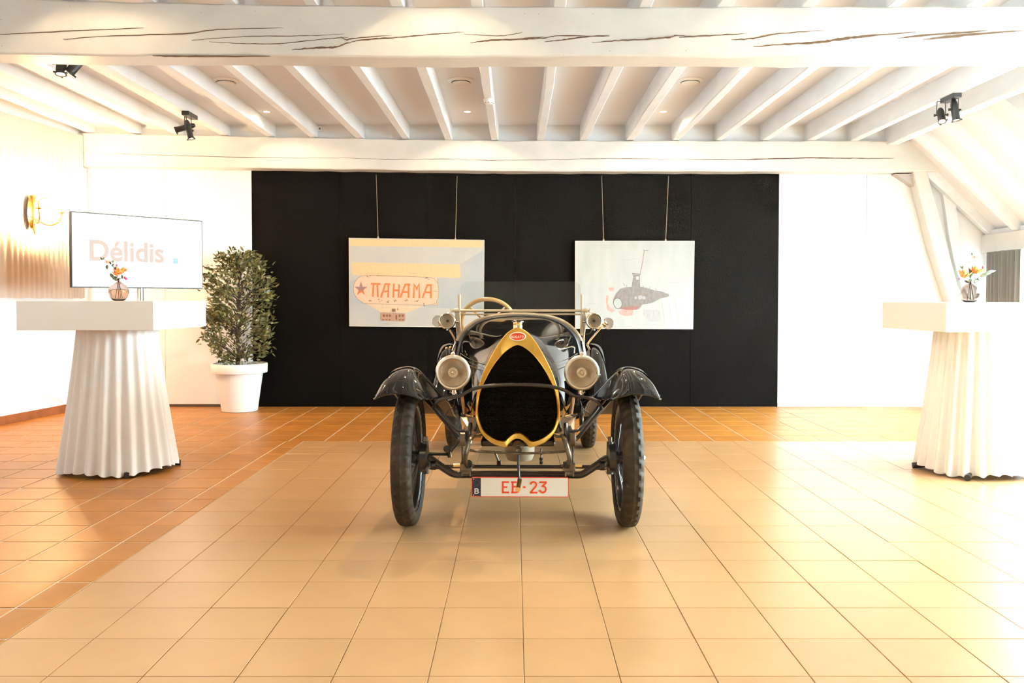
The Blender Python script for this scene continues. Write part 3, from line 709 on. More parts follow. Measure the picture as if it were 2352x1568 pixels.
# ---- chassis
for s in (1, -1):
    cpart(MB().box((s*.27-.02, -.02, .42), (s*.27+.02, 2.75, .50)), 'frame_rail', M_CHASSIS, bevel=.004)
cpart(MB().tube([(-.27, .3, .44), (.27, .3, .44)], .02, 10), 'cross_member', M_CHASSIS)
cpart(MB().tube([(-.27, 1.6, .44), (.27, 1.6, .44)], .02, 10), 'cross_member', M_CHASSIS)
AX = [(972, 1051), (988, 1052), (1008, 1066), (1035, 1084), (1048, 1089), (1070, 1089.5), (1190.5, 1089)]
ax = [lp(px, py, 0) for px, py in AX]; cxx = ax[-1].x; ax = [Vector((p.x-cxx, p.y, p.z)) for p in ax]
path = catmull(ax+[mir(p, -1) for p in ax[-2::-1]], 4)
Ls = []
def isec(p, t):
    nn = Vector((-t.z, 0, t.x)); out = []
    for a, b in ((-.013, -.017), (.013, -.017), (.013, -.011), (.005, -.009), (.005, .009), (.013, .011), (.013, .017), (-.013, .017), (-.013, .011), (-.005, .009), (-.005, -.009), (-.013, -.011)):
        out.append(p+Vector((0, a, 0))+nn*b)
    return out
for i, p in enumerate(path):
    t = (path[min(i+1, len(path)-1)]-path[max(0, i-1)]).normalized(); Ls.append(isec(p, t))
cpart(MB().loops(Ls, True, True, True), 'front_axle', M_CHASSIS, angle=30, bevel=.002)
cpart(MB().tube([(0-.49, .11, .285), (.49, .11, .285)], .010, 10), 'track_rod', M_CHASSIS)
for s in (1, -1):
    cpart(MB().tube([(s*.41, .11, .285), (s*.485, .11, .285)], .016, 12), 'rod_end', M_CHASSIS)
    cpart(MB().tube([(s*.485, 0, .27), (s*.485, 0, .44)], .018, 12), 'king_pin', M_CHASSIS)
    cpart(MB().tube([(s*.485, 0, .44), (s*.485, 0, .465)], .011, 6), 'grease_cap', M_STEEL)
    cpart(MB().tube([(s*.485, 0, .355), (s*.56, 0, .355)], .024, 12), 'stub_axle', M_CHASSIS)
    cpart(MB().tube([(s*.485, 0, .32), (s*.46, .06, .30), (s*.45, .11, .287)], .016, 8), 'steering_arm', M_CHASSIS)
    cpart(MB().tube([(s*.455, -.015, .315), (s*.43, -.015, .315)], .024, 12), 'arm_joint', M_CHASSIS)
# drag link on the left
a = lp(982, 1042, .02); b = lp(1028, 1043, .06)
cpart(MB().tube([a, b], .008, 8), 'drag_link', M_CHASSIS)
cpart(MB().lathe([(0, .012), (.018, .010), (.020, 0), (.018, -.010), (0, -.012)], 16, axis(lp(1027, 1031, .06), (0, -1, 0))), 'link_ball', M_CHASSIS)
cpart(MB().tube([lp(1031, 1036, .06), lp(1033, 1050, .06)], .011, 8), 'drop_arm', M_STEEL)
cpart(MB().tube([lp(1033, 1038, .06), lp(1058, 1010, .3)], .010, 8), 'drop_arm', M_CHASSIS)
for s in (1, -1):
    def L_(px, py, y):
        p = lp(px, py, y); return mir(Vector((p.x, p.y, p.z)), s)
    # damper drum, arm, spring, clamp and bolts
    cpart(MB().lathe([(0, .016), (.030, .016), (.036, .012), (.036, -.012), (.030, -.016), (0, -.016)], 28, axis(L_(1063, 1008, -.06), (1, 0, 0))), 'damper', M_STEEL)
    cpart(MB().lathe([(0, .0), (.010, .0), (.010, .010), (0, .010)], 6, axis(L_(1056, 1008, -.06), (-s, 0, 0))), 'damper_nut', M_STEEL)
    cpart(MB().tube([L_(1062, 1015, -.05), L_(1062, 1062, -.02)], .010, 8, True, .5), 'damper_arm', M_CHASSIS)
    sp_ = catmull([L_(1088, 1000, .04), L_(1081, 1008, -.10), L_(1074, 1030, -.12), L_(1069, 1050, -.11), L_(1069, 1064, -.08)], 5)
    cpart(MB().tube(sp_, .010, 8, True, 1.35), 'leaf_spring', M_STEEL)
    for y_, h in ((.0, 0), (.02, .014)):
        cpart(MB().tube(catmull([L_(1076, 1066, -.05+y_*0), L_(1076, 1074, .02), L_(1076, 1060, .35)], 4), .012, 6, True, 1.6), 'spring_leaf', M_CHASSIS) if y_ == 0 else None
    q = L_(1070, 1073, -.03); cpart(MB().box((q.x-.031, -.045, q.z-.020), (q.x+.031, .03, q.z+.022)), 'spring_clamp', M_STEEL, bevel=.006)
    q = L_(1070, 1083, -.03); cpart(MB().box((q.x-.024, -.035, q.z-.016), (q.x+.024, .03, q.z+.010)), 'clamp_base', M_STEEL, bevel=.004)
    cpart(MB().tube([L_(1057, 1068.5, -.04), L_(1041, 1068.5, -.04)], .0095, 14), 'brass_pin', M_BRASSL)
    cpart(MB().tube([L_(1084, 1068.5, -.04), L_(1089, 1068.5, -.04)], .008, 6), 'pin_nut', M_STEEL)
    for dx in (-9, 9): cpart(MB().tube([L_(1070+dx, 1085, -.045), L_(1070+dx, 1093, -.045)], .004, 6), 'clamp_bolt', M_STEEL)
    # engine bearer tray and pipes beside the radiator
    pl = [L_(1060, 958, .25), L_(1096, 958, .25), L_(1112, 992, .08), L_(1084, 999, .06)]
    cpart(MB().add([p+Vector((0, 0, 0)) for p in pl]+[p-Vector((0, 0, .006)) for p in pl], [(0, 1, 2, 3), (7, 6, 5, 4), (0, 4, 5, 1), (1, 5, 6, 2), (2, 6, 7, 3), (3, 7, 4, 0)]), 'engine_bearer', M_ALU, False)
    pl = [L_(1058, 956, .25), L_(1061, 959, .25), L_(1085, 1000, .06), L_(1083, 1003, .06), L_(1083, 1012, .06), L_(1062, 985, .25)]
    cpart(MB().add(pl, [(0, 1, 2, 3, 4, 5)]), 'bearer_flange', M_ALU, False, solid=.004)
    cpart(MB().tube([L_(1098, 955, .12), L_(1090, 992, .10)], .007, 8), 'oil_pipe', M_STEEL)
    cpart(MB().tube([L_(1062, 910, .12), L_(1068, 950, .14)], .010, 8), 'wing_bracket', M_ALU)
    cpart(MB().tube(catmull([L_(1070, 952, .12), L_(1085, 956, .10), L_(1096, 952, .12)], 4), .005, 6), 'oil_pipe', M_BRASSL)
    cpart(MB().lathe([(0, .012), (.010, .012), (.012, 0), (.012, -.03), (0, -.03)], 10, Matrix.Translation(L_(1080, 975, .14))), 'oil_cap', M_STEEL)
    q = L_(1078, 1003, .02); cpart(MB().tube([q, L_(1104, 1002, .04)], .006, 8), 'tie_bolt', M_STEEL)
    # dark bulkhead panel beside the bonnet
    pl = [L_(1098, 890, .30), L_(1070, 862, .62), L_(1068, 960, .62), L_(1098, 962, .30)]
    cpart(MB().add(pl, [(0, 1, 2, 3)]), 'side_panel', M_BLACK, False, solid=.003)
# curved rod across the dumb irons
cr2 = [lp(1078, 1033, -.11), lp(1100, 1036, -.12), lp(1190, 1041, -.125), lp(1280, 1038, -.12), lp(1303, 1035, -.11)]
cpart(MB().tube(catmull(cr2, 5), .0065, 8), 'cross_rod', M_STEEL)
# undertray, sump, starter dog
cpart(MB().lathe([(.012, 0), (.075, 0), (.088, .03), (.092, .12), (.092, .16), (.07, .18)], 32, Matrix.Translation((.005, .62, .23)), True), 'sump', M_CAST, bevel=.0)
cpart(MB().box((-.11, .25, .395), (.11, 1.4, .47)), 'crankcase', M_CAST, bevel=.02)
cpart(MB().box((-.2, .10, .395), (.2, .30, .43)), 'undertray', M_CHASSIS, bevel=.01)
q = lp(1190, 1024, .0)
cpart(MB().lathe([(0, .045), (.014, .045), (.018, .030), (.026, .020), (.030, 0), (.034, -.10), (0, -.1)], 24, axis(q, (0, -1, 0))), 'starter_dog', M_STEEL)
q2 = lp(1191, 1036, -.09)
cpart(MB().lathe([(0, .02), (.016, .018), (.017, -.02), (0, -.02)], 18, axis(q2, (0, -1, 0))), 'crank_boss', M_STEEL)
ca = [lp(1191, 1038, -.10), lp(1191, 1070, -.105), lp(1193, 1098, -.11), lp(1193.5, 1104, -.11)]
ck = MB().tube(ca, [.010, .010, .009, .014], 10, True, .75).build('starting_crank', M_CHASSIS, car, True)
MB().tube([lp(1193.5, 1102, -.10), lp(1193, 1108, -.14), lp(1189.5, 1124, -.24)], [.012, .0125, .0125], 20).build('crank_handle', M_BRASSL, ck, True)
# pedal parts and drain tap under the car
cpart(MB().tube([lp(1136, 1035, .3), lp(1142, 1052, .3), lp(1146, 1060, .3)], .007, 6), 'drain_lever', M_STEEL)
cpart(MB().box((-.012, -.012, -.014), (.012, .012, .014), Matrix.Translation(lp(1146, 1063, .3))), 'drain_tap', M_CHASSIS, bevel=.003)
for dy in (0, 14, 22): cpart(MB().lathe([(0, .006), (.011, .006), (.011, -.006), (0, -.006)], 8, axis(lp(1243, 1040+dy, .4), (0, -.3, 1))), 'linkage_nut', M_CHASSIS)
cpart(MB().tube([lp(1243, 1030, .4), lp(1243, 1066, .4)], .005, 6), 'linkage_rod', M_CHASSIS)
for (x, y) in ((-.537, 2.4), (.537, 2.4)): pass
cpart(MB().tube([(-.5, 2.4, .355), (.5, 2.4, .355)], .035, 14), 'rear_axle', M_CHASSIS)
cpart(MB().lathe([(0, .10), (.06, .09), (.1, .04), (.1, -.04), (.06, -.09), (0, -.1)], 24, axis((0, 2.4, .355), (1, 0, 0))), 'differential', M_CHASSIS)
cpart(MB().tube([(0, 1.4, .42), (0, 2.35, .36)], .03, 12), 'propeller_shaft', M_CHASSIS)
for s in (1, -1): cpart(MB().tube([(s*.27, 2.1, .46), (s*.32, 2.4, .40), (s*.30, 2.7, .44)], .018, 8, True, 1.3), 'rear_spring', M_CHASSIS)

# ---- number plate
yp = -.035
p0, p1, p2, p3 = lp(1083, 1095.5, yp), lp(1306, 1095.5, yp), lp(1306, 1141, yp), lp(1083, 1141, yp)
x0, x1, z1, z0 = p0.x, p1.x, (p0.z+p1.z)/2, p2.z
def rrect(x0, x1, z0, z1, r, n=5):
    out = []
    for cx, cz, a0 in ((x1-r, z1-r, 0), (x0+r, z1-r, 90), (x0+r, z0+r, 180), (x1-r, z0+r, 270)):
        for i in range(n+1): a = R(a0+90*i/n); out.append((cx+r*math.cos(a), cz+r*math.sin(a)))
    return out
T = Matrix.Translation
npl = MB().prism(rrect(x0, x1, z0, z1, .008), .004, T((0, yp, 0))).build('number_plate', M_PRED, car)
e = .0038; MB().prism(rrect(x0+e, x1-e, z0+e, z1-e, .005), .001, T((0, yp-.0008, 0))).build('plate_field', M_PLATE, npl)
MB().prism([(x0+e, z0+e+.001), (x0+.048, z0+e), (x0+.048, z1-e), (x0+e, z1-e-.001)], .001, T((0, yp-.0013, 0))).build('plate_band', M_PBLUE, npl)
W_ = x1-x0; H_ = z1-z0
def PX(u): return x0+W_*u
def PZ(v): return z0+H_*v
# strokes measured on the photograph as fractions of the plate
def zx(px): return (px-303)/(1905-303)
def zv(py): return (1298-py)/(1298-965)
sw = .0088
def stroke(mb, pts, wd=sw): return ribbon(mb, [(PX(zx(a)), PZ(zv(b))) for a, b in pts], wd, yp-.0022, .0012)
E = MB(); stroke(E, [(819, 1033), (819, 1236)], .0098); stroke(E, [(805, 1047), (922, 1047)]); stroke(E, [(805, 1132), (892, 1132)]); stroke(E, [(805, 1220), (924, 1220)])
B_ = MB(); stroke(B_, [(982, 1033), (982, 1236)], .0098); stroke(B_, [(956, 1047), (1040, 1047), (1066, 1058), (1077, 1085), (1066, 1112), (1040, 1124), (980, 1124)]); stroke(B_, [(1040, 1124), (1072, 1136), (1086, 1170), (1072, 1208), (1040, 1220), (956, 1220)])
D_ = MB(); stroke(D_, [(1150, 1132), (1196, 1132)], .0095)
T2 = MB(); stroke(T2, [(1280, 1085), (1286, 1062), (1304, 1048), (1328, 1043), (1354, 1050), (1370, 1070), (1373, 1095), (1362, 1120), (1276, 1222)]); stroke(T2, [(1266, 1222), (1390, 1222)])
T3 = MB(); stroke(T3, [(1422, 1046), (1530, 1046), (1532, 1058), (1474, 1112), (1505, 1120), (1526, 1142), (1530, 1172), (1518, 1202), (1490, 1219), (1462, 1216), (1440, 1200), (1434, 1178)])
for o in (E, B_, D_, T2, T3): o.build('plate_lettering', M_PRED, npl)
M_W2 = mat('plate_white_mark', (.85, .82, .78), .4)
Bs = MB(); stroke(Bs, [(360, 1155), (360, 1246)], .0055); stroke(Bs, [(350, 1162), (400, 1162), (414, 1180), (400, 1198), (355, 1198)], .0050); stroke(Bs, [(400, 1198), (420, 1218), (402, 1238), (350, 1238)], .0050); Bs.build('plate_letter', M_W2, npl)
st_ = MB()
for i in range(12):
    a = 2*PI*i/12; cx_, cz_ = PX(zx(387+48*math.cos(a))), PZ(zv(1062-46*math.sin(a)))
    st_.prism([(cx_+.0013*math.cos(q*PI/5+PI/2)*(1 if q % 2 == 0 else .45), cz_+.0013*math.sin(q*PI/5+PI/2)*(1 if q % 2 == 0 else .45)) for q in range(10)], .0008, T((0, yp-.0018, 0)))
st_.build('plate_stars', mat('star_gold', (.8, .6, .3), .4), npl, kind='stuff')
for a, b in ((338, 999), (338, 1265), (630, 990), (1516, 988)):
    MB().lathe([(.0028, 0), (.0018, .0016), (0, .002)], 10, axis((PX(zx(a)), yp-.0012, PZ(zv(b))), (0, -1, 0))).build('plate_screw', M_PLATE, npl, True)
for s in (-.12, .14): cpart(MB().box((s-.008, yp+.004, z1-.02), (s+.008, .0, z1+.006)), 'plate_hanger', M_CHASSIS, False)

# ================================================================== TABLES
def skirt(cx, cy, ztop, seed):
    rg = random.Random(seed); n = 300; K = 25
    ph = [rg.uniform(-.35, .35) for _ in range(K)]; am = [rg.uniform(.6, 1.25) for _ in range(K)]
    Ls = []
    for i in range(22):
        t = i/21; z = ztop-(ztop-.028)*t; L = []
        base = .250+.116*t**1.15
        for j in range(n):
            a = 2*PI*j/n; sq = 1/max(abs(math.cos(a)), abs(math.sin(a)))
            r = base*(1+.10*(1-t)*(min(sq, 1.25)-1)*2)
            k = int(a/(2*PI)*K) % K; f = (a/(2*PI)*K) % 1
            r += (.005+.018*t)*am[k]*math.sin(2*PI*f)*(1 if 1 else 0)+.008*t*math.sin(3*a+seed)
            r += .004*math.sin(9*a+5*t)*t
            zz = z+(.012*math.sin(4*a+seed)+.006*am[k]*math.cos(2*PI*f))*t**6
            L.append((cx+r*math.cos(a), cy+r*math.sin(a), zz))
        Ls.append(L)
    return MB().loops(Ls, True)
def bar_table(nm, nearc, side, rot, ztop, label, seed, feet, left):
    c, s = math.cos(rot), math.sin(rot)
    ex = Vector((c, s, 0))*(-1 if left else 1); ey = Vector((-s, c, 0))
    A = Vector((nearc[0], nearc[1], 0)); cen = A+ex*side/2+ey*side/2
    t = thing('bar_table', cen, 0, label, 'table', 'white cocktail tables'); t['group'] = 'white cocktail tables'
    P4 = [A-cen, A+ex*side-cen, A+ex*side+ey*side-cen, A+ey*side-cen]
    MB().loops([[p+Vector((0, 0, ztop-.19)) for p in P4], [p+Vector((0, 0, ztop)) for p in P4]], True, True, True).build('tabletop', M_LAM, t, bevel=.003)
    skirt(0, 0, ztop-.192, seed).build('table_skirt', M_CLOTH, t, True, angle=80)
    MB().tube([(0, 0, .06), (0, 0, ztop-.19)], .04, 16).build('table_column', M_PLASTIC, t, True)
    for px, py, D in feet:
        p = at(px, py, D); p = Vector((p.x, p.y, .022))-cen; p.z = .0225
        MB().tube([(0, 0, .075), Vector((p.x*.5, p.y*.5, .055)), p+Vector((0, 0, .002)), p+Vector((p.x, p.y, 0)).normalized()*.03], [.02, .02, .021, .021], 14).build('table_foot', M_PLASTIC, t, True)
    return t, cen
t1, c1 = bar_table('bar_table', (-2.322, 5.50), .892, R(-1.0), 1.178, 'white square bar table with pleated skirt, in front of the television', 3, [(152, 1085, 5.86), (291, 1098, 5.66), (405, 1068, 6.08)], True)
t2, c2 = bar_table('bar_table', (2.748, 5.45), .892, R(1.4), 1.168, 'white square bar table with pleated skirt, beside the window curtain at right', 8, [(2106, 1076, 5.98), (2223, 1104, 5.58), (2352, 1090, 5.7)], False)

# ---- vases and flowers
def vase(px, D, zt, label):
    p = at(px, 690, D); v = thing('bud_vase', (p.x, D, zt), 0, label, 'vase', 'smoked glass bud vases'); v['group'] = 'smoked glass bud vases'
    rib = lambda a, z: 1+.025*abs(math.cos(4.5*a))*(1 if .012 < z < .12 else 0)
    o = [(.030, 0), (.040, .004), (.056, .025), (.066, .058), (.064, .078), (.052, .102), (.030, .121), (.0125, .130), (.0115, .150), (.0135, .156)]
    i_ = [(.0115, .156), (.0095, .150), (.0105, .130), (.028, .1175), (.0495, .100), (.061, .078), (.063, .058), (.053, .027), (.038, .008), (0, .007)]
    MB().lathe([(0, 0)]+o+i_, 54, None, rib=rib).build('vase_glass', M_SMOKE, v, True, angle=60)
    return v
v1 = vase(273, 5.93, 1.178, 'smoked glass bud vase on the bar table before the television')
v2 = vase(2228, 5.90, 1.168, 'smoked glass bud vase on the bar table near the window curtain')
M_PET = mat('orange_petal', (.85, .13, .02), .45, var=.9, scale=34, col2=(.90, .40, .10))
M_PETP = mat('blush_petal', (.90, .52, .38), .5, var=.3, scale=40)
M_MAG = mat('magenta_bud', (.62, .06, .20), .45)
M_STEM = mat('green_stem', (.12, .13, .05), .5)
def leaf(mb, p, d, n_, L, Wd, curl=.15):
    d = Vector(d).normalized(); n_ = Vector(n_); s = d.cross(n_).normalized(); n_ = s.cross(d); vs = []; m = 6
    for i in range(m+1):
        t = i/m; wv = Wd*math.sin(PI*min(.98, max(.04, t**.8)))/1; c = p+d*L*t-n_*(curl*L*t*t)
        vs += [c-s*wv/2+n_*.12*wv, c, c+s*wv/2+n_*.12*wv]
    fs = []
    for i in range(m): fs += [(3*i, 3*i+1, 3*i+4, 3*i+3), (3*i+1, 3*i+2, 3*i+5, 3*i+4)]
    return mb.add(vs, fs)
def bouquet(D, base, items, label, seed):
    p0 = base
    b = thing('bouquet', p0, 0, label, 'flowers', 'small flower arrangements'); rg = random.Random(seed)
    def W(px, py, dd=0): q = at(px, py, D+dd); return Vector((q.x-p0.x, q.y-p0.y, q.z-p0.z))
    foot = Vector((0, 0, .015)); neck = Vector((0, 0, .145))
    for it in items:
        k = it[0]
        if k == 'stem':
            pts = [Vector((rg.uniform(-.03, .03), rg.uniform(-.03, .03), .015)), neck+Vector((rg.uniform(-.003, .003), rg.uniform(-.003, .003), 0))]+[W(*q) for q in it[1]]
            MB().tube(catmull(pts, 4), .0018, 6).build('stem', M_STEM, b, True)
        elif k in ('flower', 'rose'):
            c = W(it[1], it[2], it[4] if len(it) > 4 else 0); r = it[3]*D/F; m = M_PET if k == 'flower' else M_PETP
            fc = MB().lathe([(0, -r*.5), (r*.3, -r*.3), (r*.35, 0), (0, r*.3)], 10, T(c)).build('flower', m, b, True)
            for i in range(9):
                a = 2*PI*i/9*1.0+rg.uniform(-.2, .2); tilt = rg.uniform(.2, .9)
                d = Vector((math.cos(a)*.8, math.sin(a)*.8, tilt)); q = c+Vector((0, 0, -r*.6))
                leaf(MB(), q, d, Vector((-math.cos(a), -math.sin(a), .5)), r*1.55, r*.85, -.25).build('petal', m, fc, True, solid=.0006)
        elif k == 'bud':
            c = W(it[1], it[2]); r = it[3]*D/F; MB().lathe([(0, -r), (r*.6, -r*.7), (r*.8, 0), (r*.55, r*.7), (0, r*1.1)], 10, T(c)).build('bud', it[4], b, True)
        elif k == 'leaf':
            a = W(it[1], it[2], rg.uniform(-.01, .01)); e_ = W(it[3], it[4], rg.uniform(-.02, .02)); d = e_-a
            leaf(MB(), a, d, Vector((rg.uniform(-.3, .3), -1, rg.uniform(-.3, .5))), d.length, it[5]*D/F, .05).build('leaf', M_EUC, b, True, solid=.0006)
    return b
bouquet(5.90, Vector((v2.location.x, 5.90, 1.168)), [
    ('stem', [(2218, 632), (2216, 640)]), ('stem', [(2232, 640), (2234, 610)]), ('stem', [(2232, 620), (2233, 583)]), ('stem', [(2250, 640), (2275, 628)]), ('stem', [(2222, 640), (2210, 612)]), ('stem', [(2229, 630), (2229, 606)]),
    ('flower', 2214, 630, 15, -.02), ('flower', 2243, 620, 15, -.01), ('rose', 2239, 591, 6), ('bud', 2229, 602, 4, mat('cream_bud', (.85, .75, .6), .5)),
    ('bud', 2233, 583, 3, M_EUC), ('bud', 2258, 614, 3.5, M_MAG), ('bud', 2203, 640, 3, M_MAG),
    ('leaf', 2232, 645, 2226, 612, 12), ('leaf', 2236, 648, 2262, 640, 14), ('leaf', 2250, 640, 2268, 625, 10), ('leaf', 2262, 630, 2282, 620, 9), ('leaf', 2236, 645, 2250, 648, 12),
    ('leaf', 2228, 650, 2238, 628, 12), ('leaf', 2212, 618, 2210, 605, 4), ('leaf', 2212, 618, 2203, 609, 4), ('leaf', 2212, 615, 2217, 608, 5), ('leaf', 2225, 650, 2214, 643, 7), ('leaf', 2246, 636, 2256, 646, 9),
    ('leaf', 2270, 625, 2288, 621, 6), ('leaf', 2240, 640, 2232, 620, 11)], 'orange and pink flowers with eucalyptus, in the vase near the window curtain', 5)
bouquet(5.93, Vector((v1.location.x, 5.93, 1.178)), [
    ('stem', [(270, 630), (262, 615), (246, 600), (236, 594)]), ('stem', [(276, 625)]), ('stem', [(285, 640), (290, 642)]), ('stem', [(265, 625), (258, 605)]),
    ('flower', 276, 622, 14, -.02), ('flower', 268, 628, 10, -.01), ('rose', 247, 601, 7), ('flower', 289, 620, 5), ('bud', 268, 609, 3, M_MAG), ('bud', 290, 640, 3.5, M_MAG), ('bud', 287, 637, 3, M_MAG),
    ('leaf', 246, 608, 246, 619, 7), ('leaf', 256, 606, 251, 600, 6), ('leaf', 257, 603, 262, 598, 7), ('leaf', 258, 612, 262, 604, 6), ('leaf', 262, 620, 268, 612, 8), ('leaf', 252, 628, 264, 640, 8), ('leaf', 258, 640, 270, 636, 9),
    ('leaf', 236, 597, 230, 590, 4), ('leaf', 237, 596, 239, 590, 3), ('leaf', 282, 640, 280, 630, 6), ('leaf', 262, 636, 252, 627, 6), ('leaf', 272, 640, 262, 644, 7)],
    'orange and blush flowers with eucalyptus, in the vase before the television', 6)

# ================================================================== TELEVISION
L3 = Vector((-3.985, 7.70, 0)); R3 = Vector((-3.144, 8.64, 0)); cen = (L3+R3)/2; ang = math.atan2(R3.y-L3.y, R3.x-L3.x)
tv = thing('television', (cen.x, cen.y, 0), ang, 'flat television on a stand showing a word on white, behind the left bar table', 'television')
w2, h2, zc_ = (R3-L3).length/2, .3435, 1.640
MB().box((-w2, 0, zc_-h2), (w2, .045, zc_+h2)).build('bezel', M_PLASTIC, tv, bevel=.004)
sc = MB().box((-w2+.011, -.002, zc_-h2+.013), (w2-.011, .001, zc_+h2-.011)).build('screen', M_SCREEN, tv)
text_mesh('screen_lettering', 'Délidis', .262, M_SCRTXT, sc, (-w2+.126*2*w2-.015, -.0035, zc_-.088), (R(90), 0, 0), .0004, .0065, sx=.985)
qx = -w2+.7685*2*w2; MB().box((qx-.022, -.004, zc_-.10), (qx+.03, -.0025, zc_-.045)).build('screen_mark', M_SCRBL, sc)
MB().tube([(.02, .06, .05), (.02, .06, zc_-.2)], .030, 16).build('stand_pole', M_CHROME, tv, True)
MB().box((-.06, .044, zc_-.22), (.10, .075, zc_+.1)).build('mount_plate', M_PLASTIC, tv)
fb = MB(); 
for a in (20, 160, 250, 330):
    fb.tube([(.02, .06, .05), (.02+.36*math.cos(R(a)), .06+.36*math.sin(R(a)), .018)], [.02, .014], 8)
MB().lathe([(0, .075), (.04, .07), (.05, .04), (.05, .03), (0, .03)], 16, T((.02, .06, 0))).build('stand_hub', M_PLASTIC, tv, True)
for a in (20, 140, 260):
    MB().tube([(.02, .06, .045), (.02+.36*math.cos(R(a)), .06+.36*math.sin(R(a)), .017)], [.02, .014], 8).build('stand_leg', M_PLASTIC, tv, True)
tag(MB().tube(catmull([at(172, 900, 8.6), at(163, 912, 8.8), at(161, 925, 8.95), Vector((at(161, 945, 9.0).x, 9.0, .012)), Vector((-4.4, 8.9, .010)), Vector((-4.0, 8.5, .010))], 5), .005, 6).build('power_cable', M_PLASTIC, None, True), 'thin black power cable dropping to the floor behind the television table', 'cable')

# ================================================================== POTTED SHRUB
pc = Vector((-2.945, 9.14, 0))
ps = thing('potted_shrub', pc, 0, 'bushy clipped evergreen in a round white pot, standing against the black wall', 'plant')
MB().lathe([(0, .0), (.178, 0), (.186, .006), (.243, .405), (.262, .410), (.286, .412), (.290, .420), (.292, .505), (.288, .512), (.268, .512), (.262, .50), (.258, .46), (0, .46)], 56).build('pot', M_POT, ps, True)
MB().lathe([(0, .475), (.2, .468), (.257, .46)], 24).build('soil', M_SOIL, ps, True)
for a in (-PI/2, PI/6, 5*PI/6): pass
tr = MB().tube(catmull([(-.02, 0, .46), (-.015, .01, .65), (-.02, 0, .9), (.0, .01, 1.2), (0, 0, 1.5)], 5), [.026-.0009*i for i in range(21)], 8).build('trunk', M_BARK, ps, True)
rg = random.Random(11); brs = MB(); leaves = []
def env(z):                                   # crown radius by height
    if z < .70: return .13+.20*max(0, (z-.50)/.20)
    if z < 1.35: return .325
    return .325*math.sqrt(max(0, 1-((z-1.35)/.345)**2))
for i in range(280):
    z = rg.uniform(.53, 1.66); a = rg.uniform(0, 2*PI); r = env(z)*math.sqrt(rg.uniform(.25, 1))
    if z < .66 and rg.random() < .55 and not (-.9 < a < .9): continue
    tip = Vector((r*math.cos(a), r*math.sin(a), z)); b0 = Vector((0, 0, max(.55, z-rg.uniform(.08, .25)*1.2)))
    if i % 2 == 0: brs.tube([b0, b0.lerp(tip, .5)+Vector((0, 0, .02)), tip], [.005, .003, .0015], 4)
    for k in range(14):
        p = tip+Vector((rg.gauss(0, .035), rg.gauss(0, .035), rg.gauss(0, .035)))
        d = (Vector((math.cos(a), math.sin(a), rg.uniform(-.2, 1.2)))+Vector((rg.gauss(0, .6), rg.gauss(0, .6), rg.gauss(0, .5)))).normalized()
        if p.y+pc.y > 9.40: continue
        leaves.append((p, d, Vector((rg.gauss(0, 1), rg.gauss(0, 1)-.5, rg.gauss(0, 1)+.8)), rg.uniform(.042, .066)))
brs.build('branch', M_BARK, ps, True, kind='stuff')
lm = leaf(MB(), Vector((0, 0, 0)), (0, 0, 1), (0, -1, 0), 1, .40, .18).build('leaf', M_LEAF, None, True).data
bpy.data.objects.remove(bpy.data.objects[-1]) if False else None
for o in list(C.objects):
    if o.name.startswith('leaf') and o.parent is None: bpy.data.objects.remove(o)
leaves.sort(key=lambda l: l[0].y)
fol = MB()
def lmat(p, d, n_, L):
    d = d.normalized(); s = d.cross(n_).normalized(); n2 = s.cross(d); return Matrix.Translation(p) @ Matrix(((-s.x, -n2.x, d.x, 0), (-s.y, -n2.y, d.y, 0), (-s.z, -n2.z, d.z, 0), (0, 0, 0, 1))) @ Matrix.Scale(L, 4)
for i, (p, d, n_, L) in enumerate(leaves):
    M4 = lmat(p, d, n_, L)
    if i < 280:
        o = bpy.data.objects.new('leaf', lm); C.objects.link(o); o.parent = ps; o.matrix_local = M4
    else: fol.add([M4 @ v.co for v in lm.vertices], [tuple(q.vertices) for q in lm.polygons])
fo = fol.build('foliage', M_LEAF, ps, True, kind='stuff')
a_ = fo.data.attributes.new('piece', 'FLOAT', 'FACE'); vals = []
for j in range(len(fo.data.polygons)//12): vals += [rg.random()]*12
a_.data.foreach_set('value', vals)

# ================================================================== PAINTINGS
def painting(c4, D, label, wires):
    tl, tr_, br, bl = [at(*p, D) for p in c4]
    cen = (tl+tr_+br+bl)/4; o = thing('painting', (cen.x, D, cen.z), 0, label, 'painting', 'canvases hung on the black wall')
    P = [(q.x-cen.x, q.z-cen.z) for q in (tl, tr_, br, bl)]
    MB().prism(P, .035).build('canvas', mat('primed_canvas_edge', (.72, .66, .58), .7), o, bevel=.001)
    for (a, b) in wires:
        q0 = at(*a, D+.012); q1 = at(*b, D+.012); MB().tube([q0-cen-Vector((0, D-cen.y, 0)), q1-cen-Vector((0, D-cen.y, 0))], .0028, 6).build('hanging_wire', M_WIRE, o, True)
        q = q1-cen-Vector((0, D-cen.y, 0)); MB().box((-.008, -.004, -.012), (.008, .01, .014), T(q)).build('hook', M_WIRE, o)
    def pt(px, py): q = at(px, py, D); return (q.x-cen.x, q.z-cen.z)
    layer = [0]
    def paint(name, pts, m, par=None):
        layer[0] += 1; yy = -.00009*layer[0]-.0003
        return MB().prism([pt(*p) for p in pts], .0003, T((0, yy, 0))).build(name, m, par or o)
    def line(name, polys, wd, m, th=0):
        layer[0] += 1; yy = -.00009*layer[0]-.0003; b = MB()
        for qi, pts in enumerate(polys): ribbon(b, [pt(*p) for p in pts], wd*D/F, yy-.00004*qi, .0003)
        return b.build(name, m, o)
    return o, paint, line
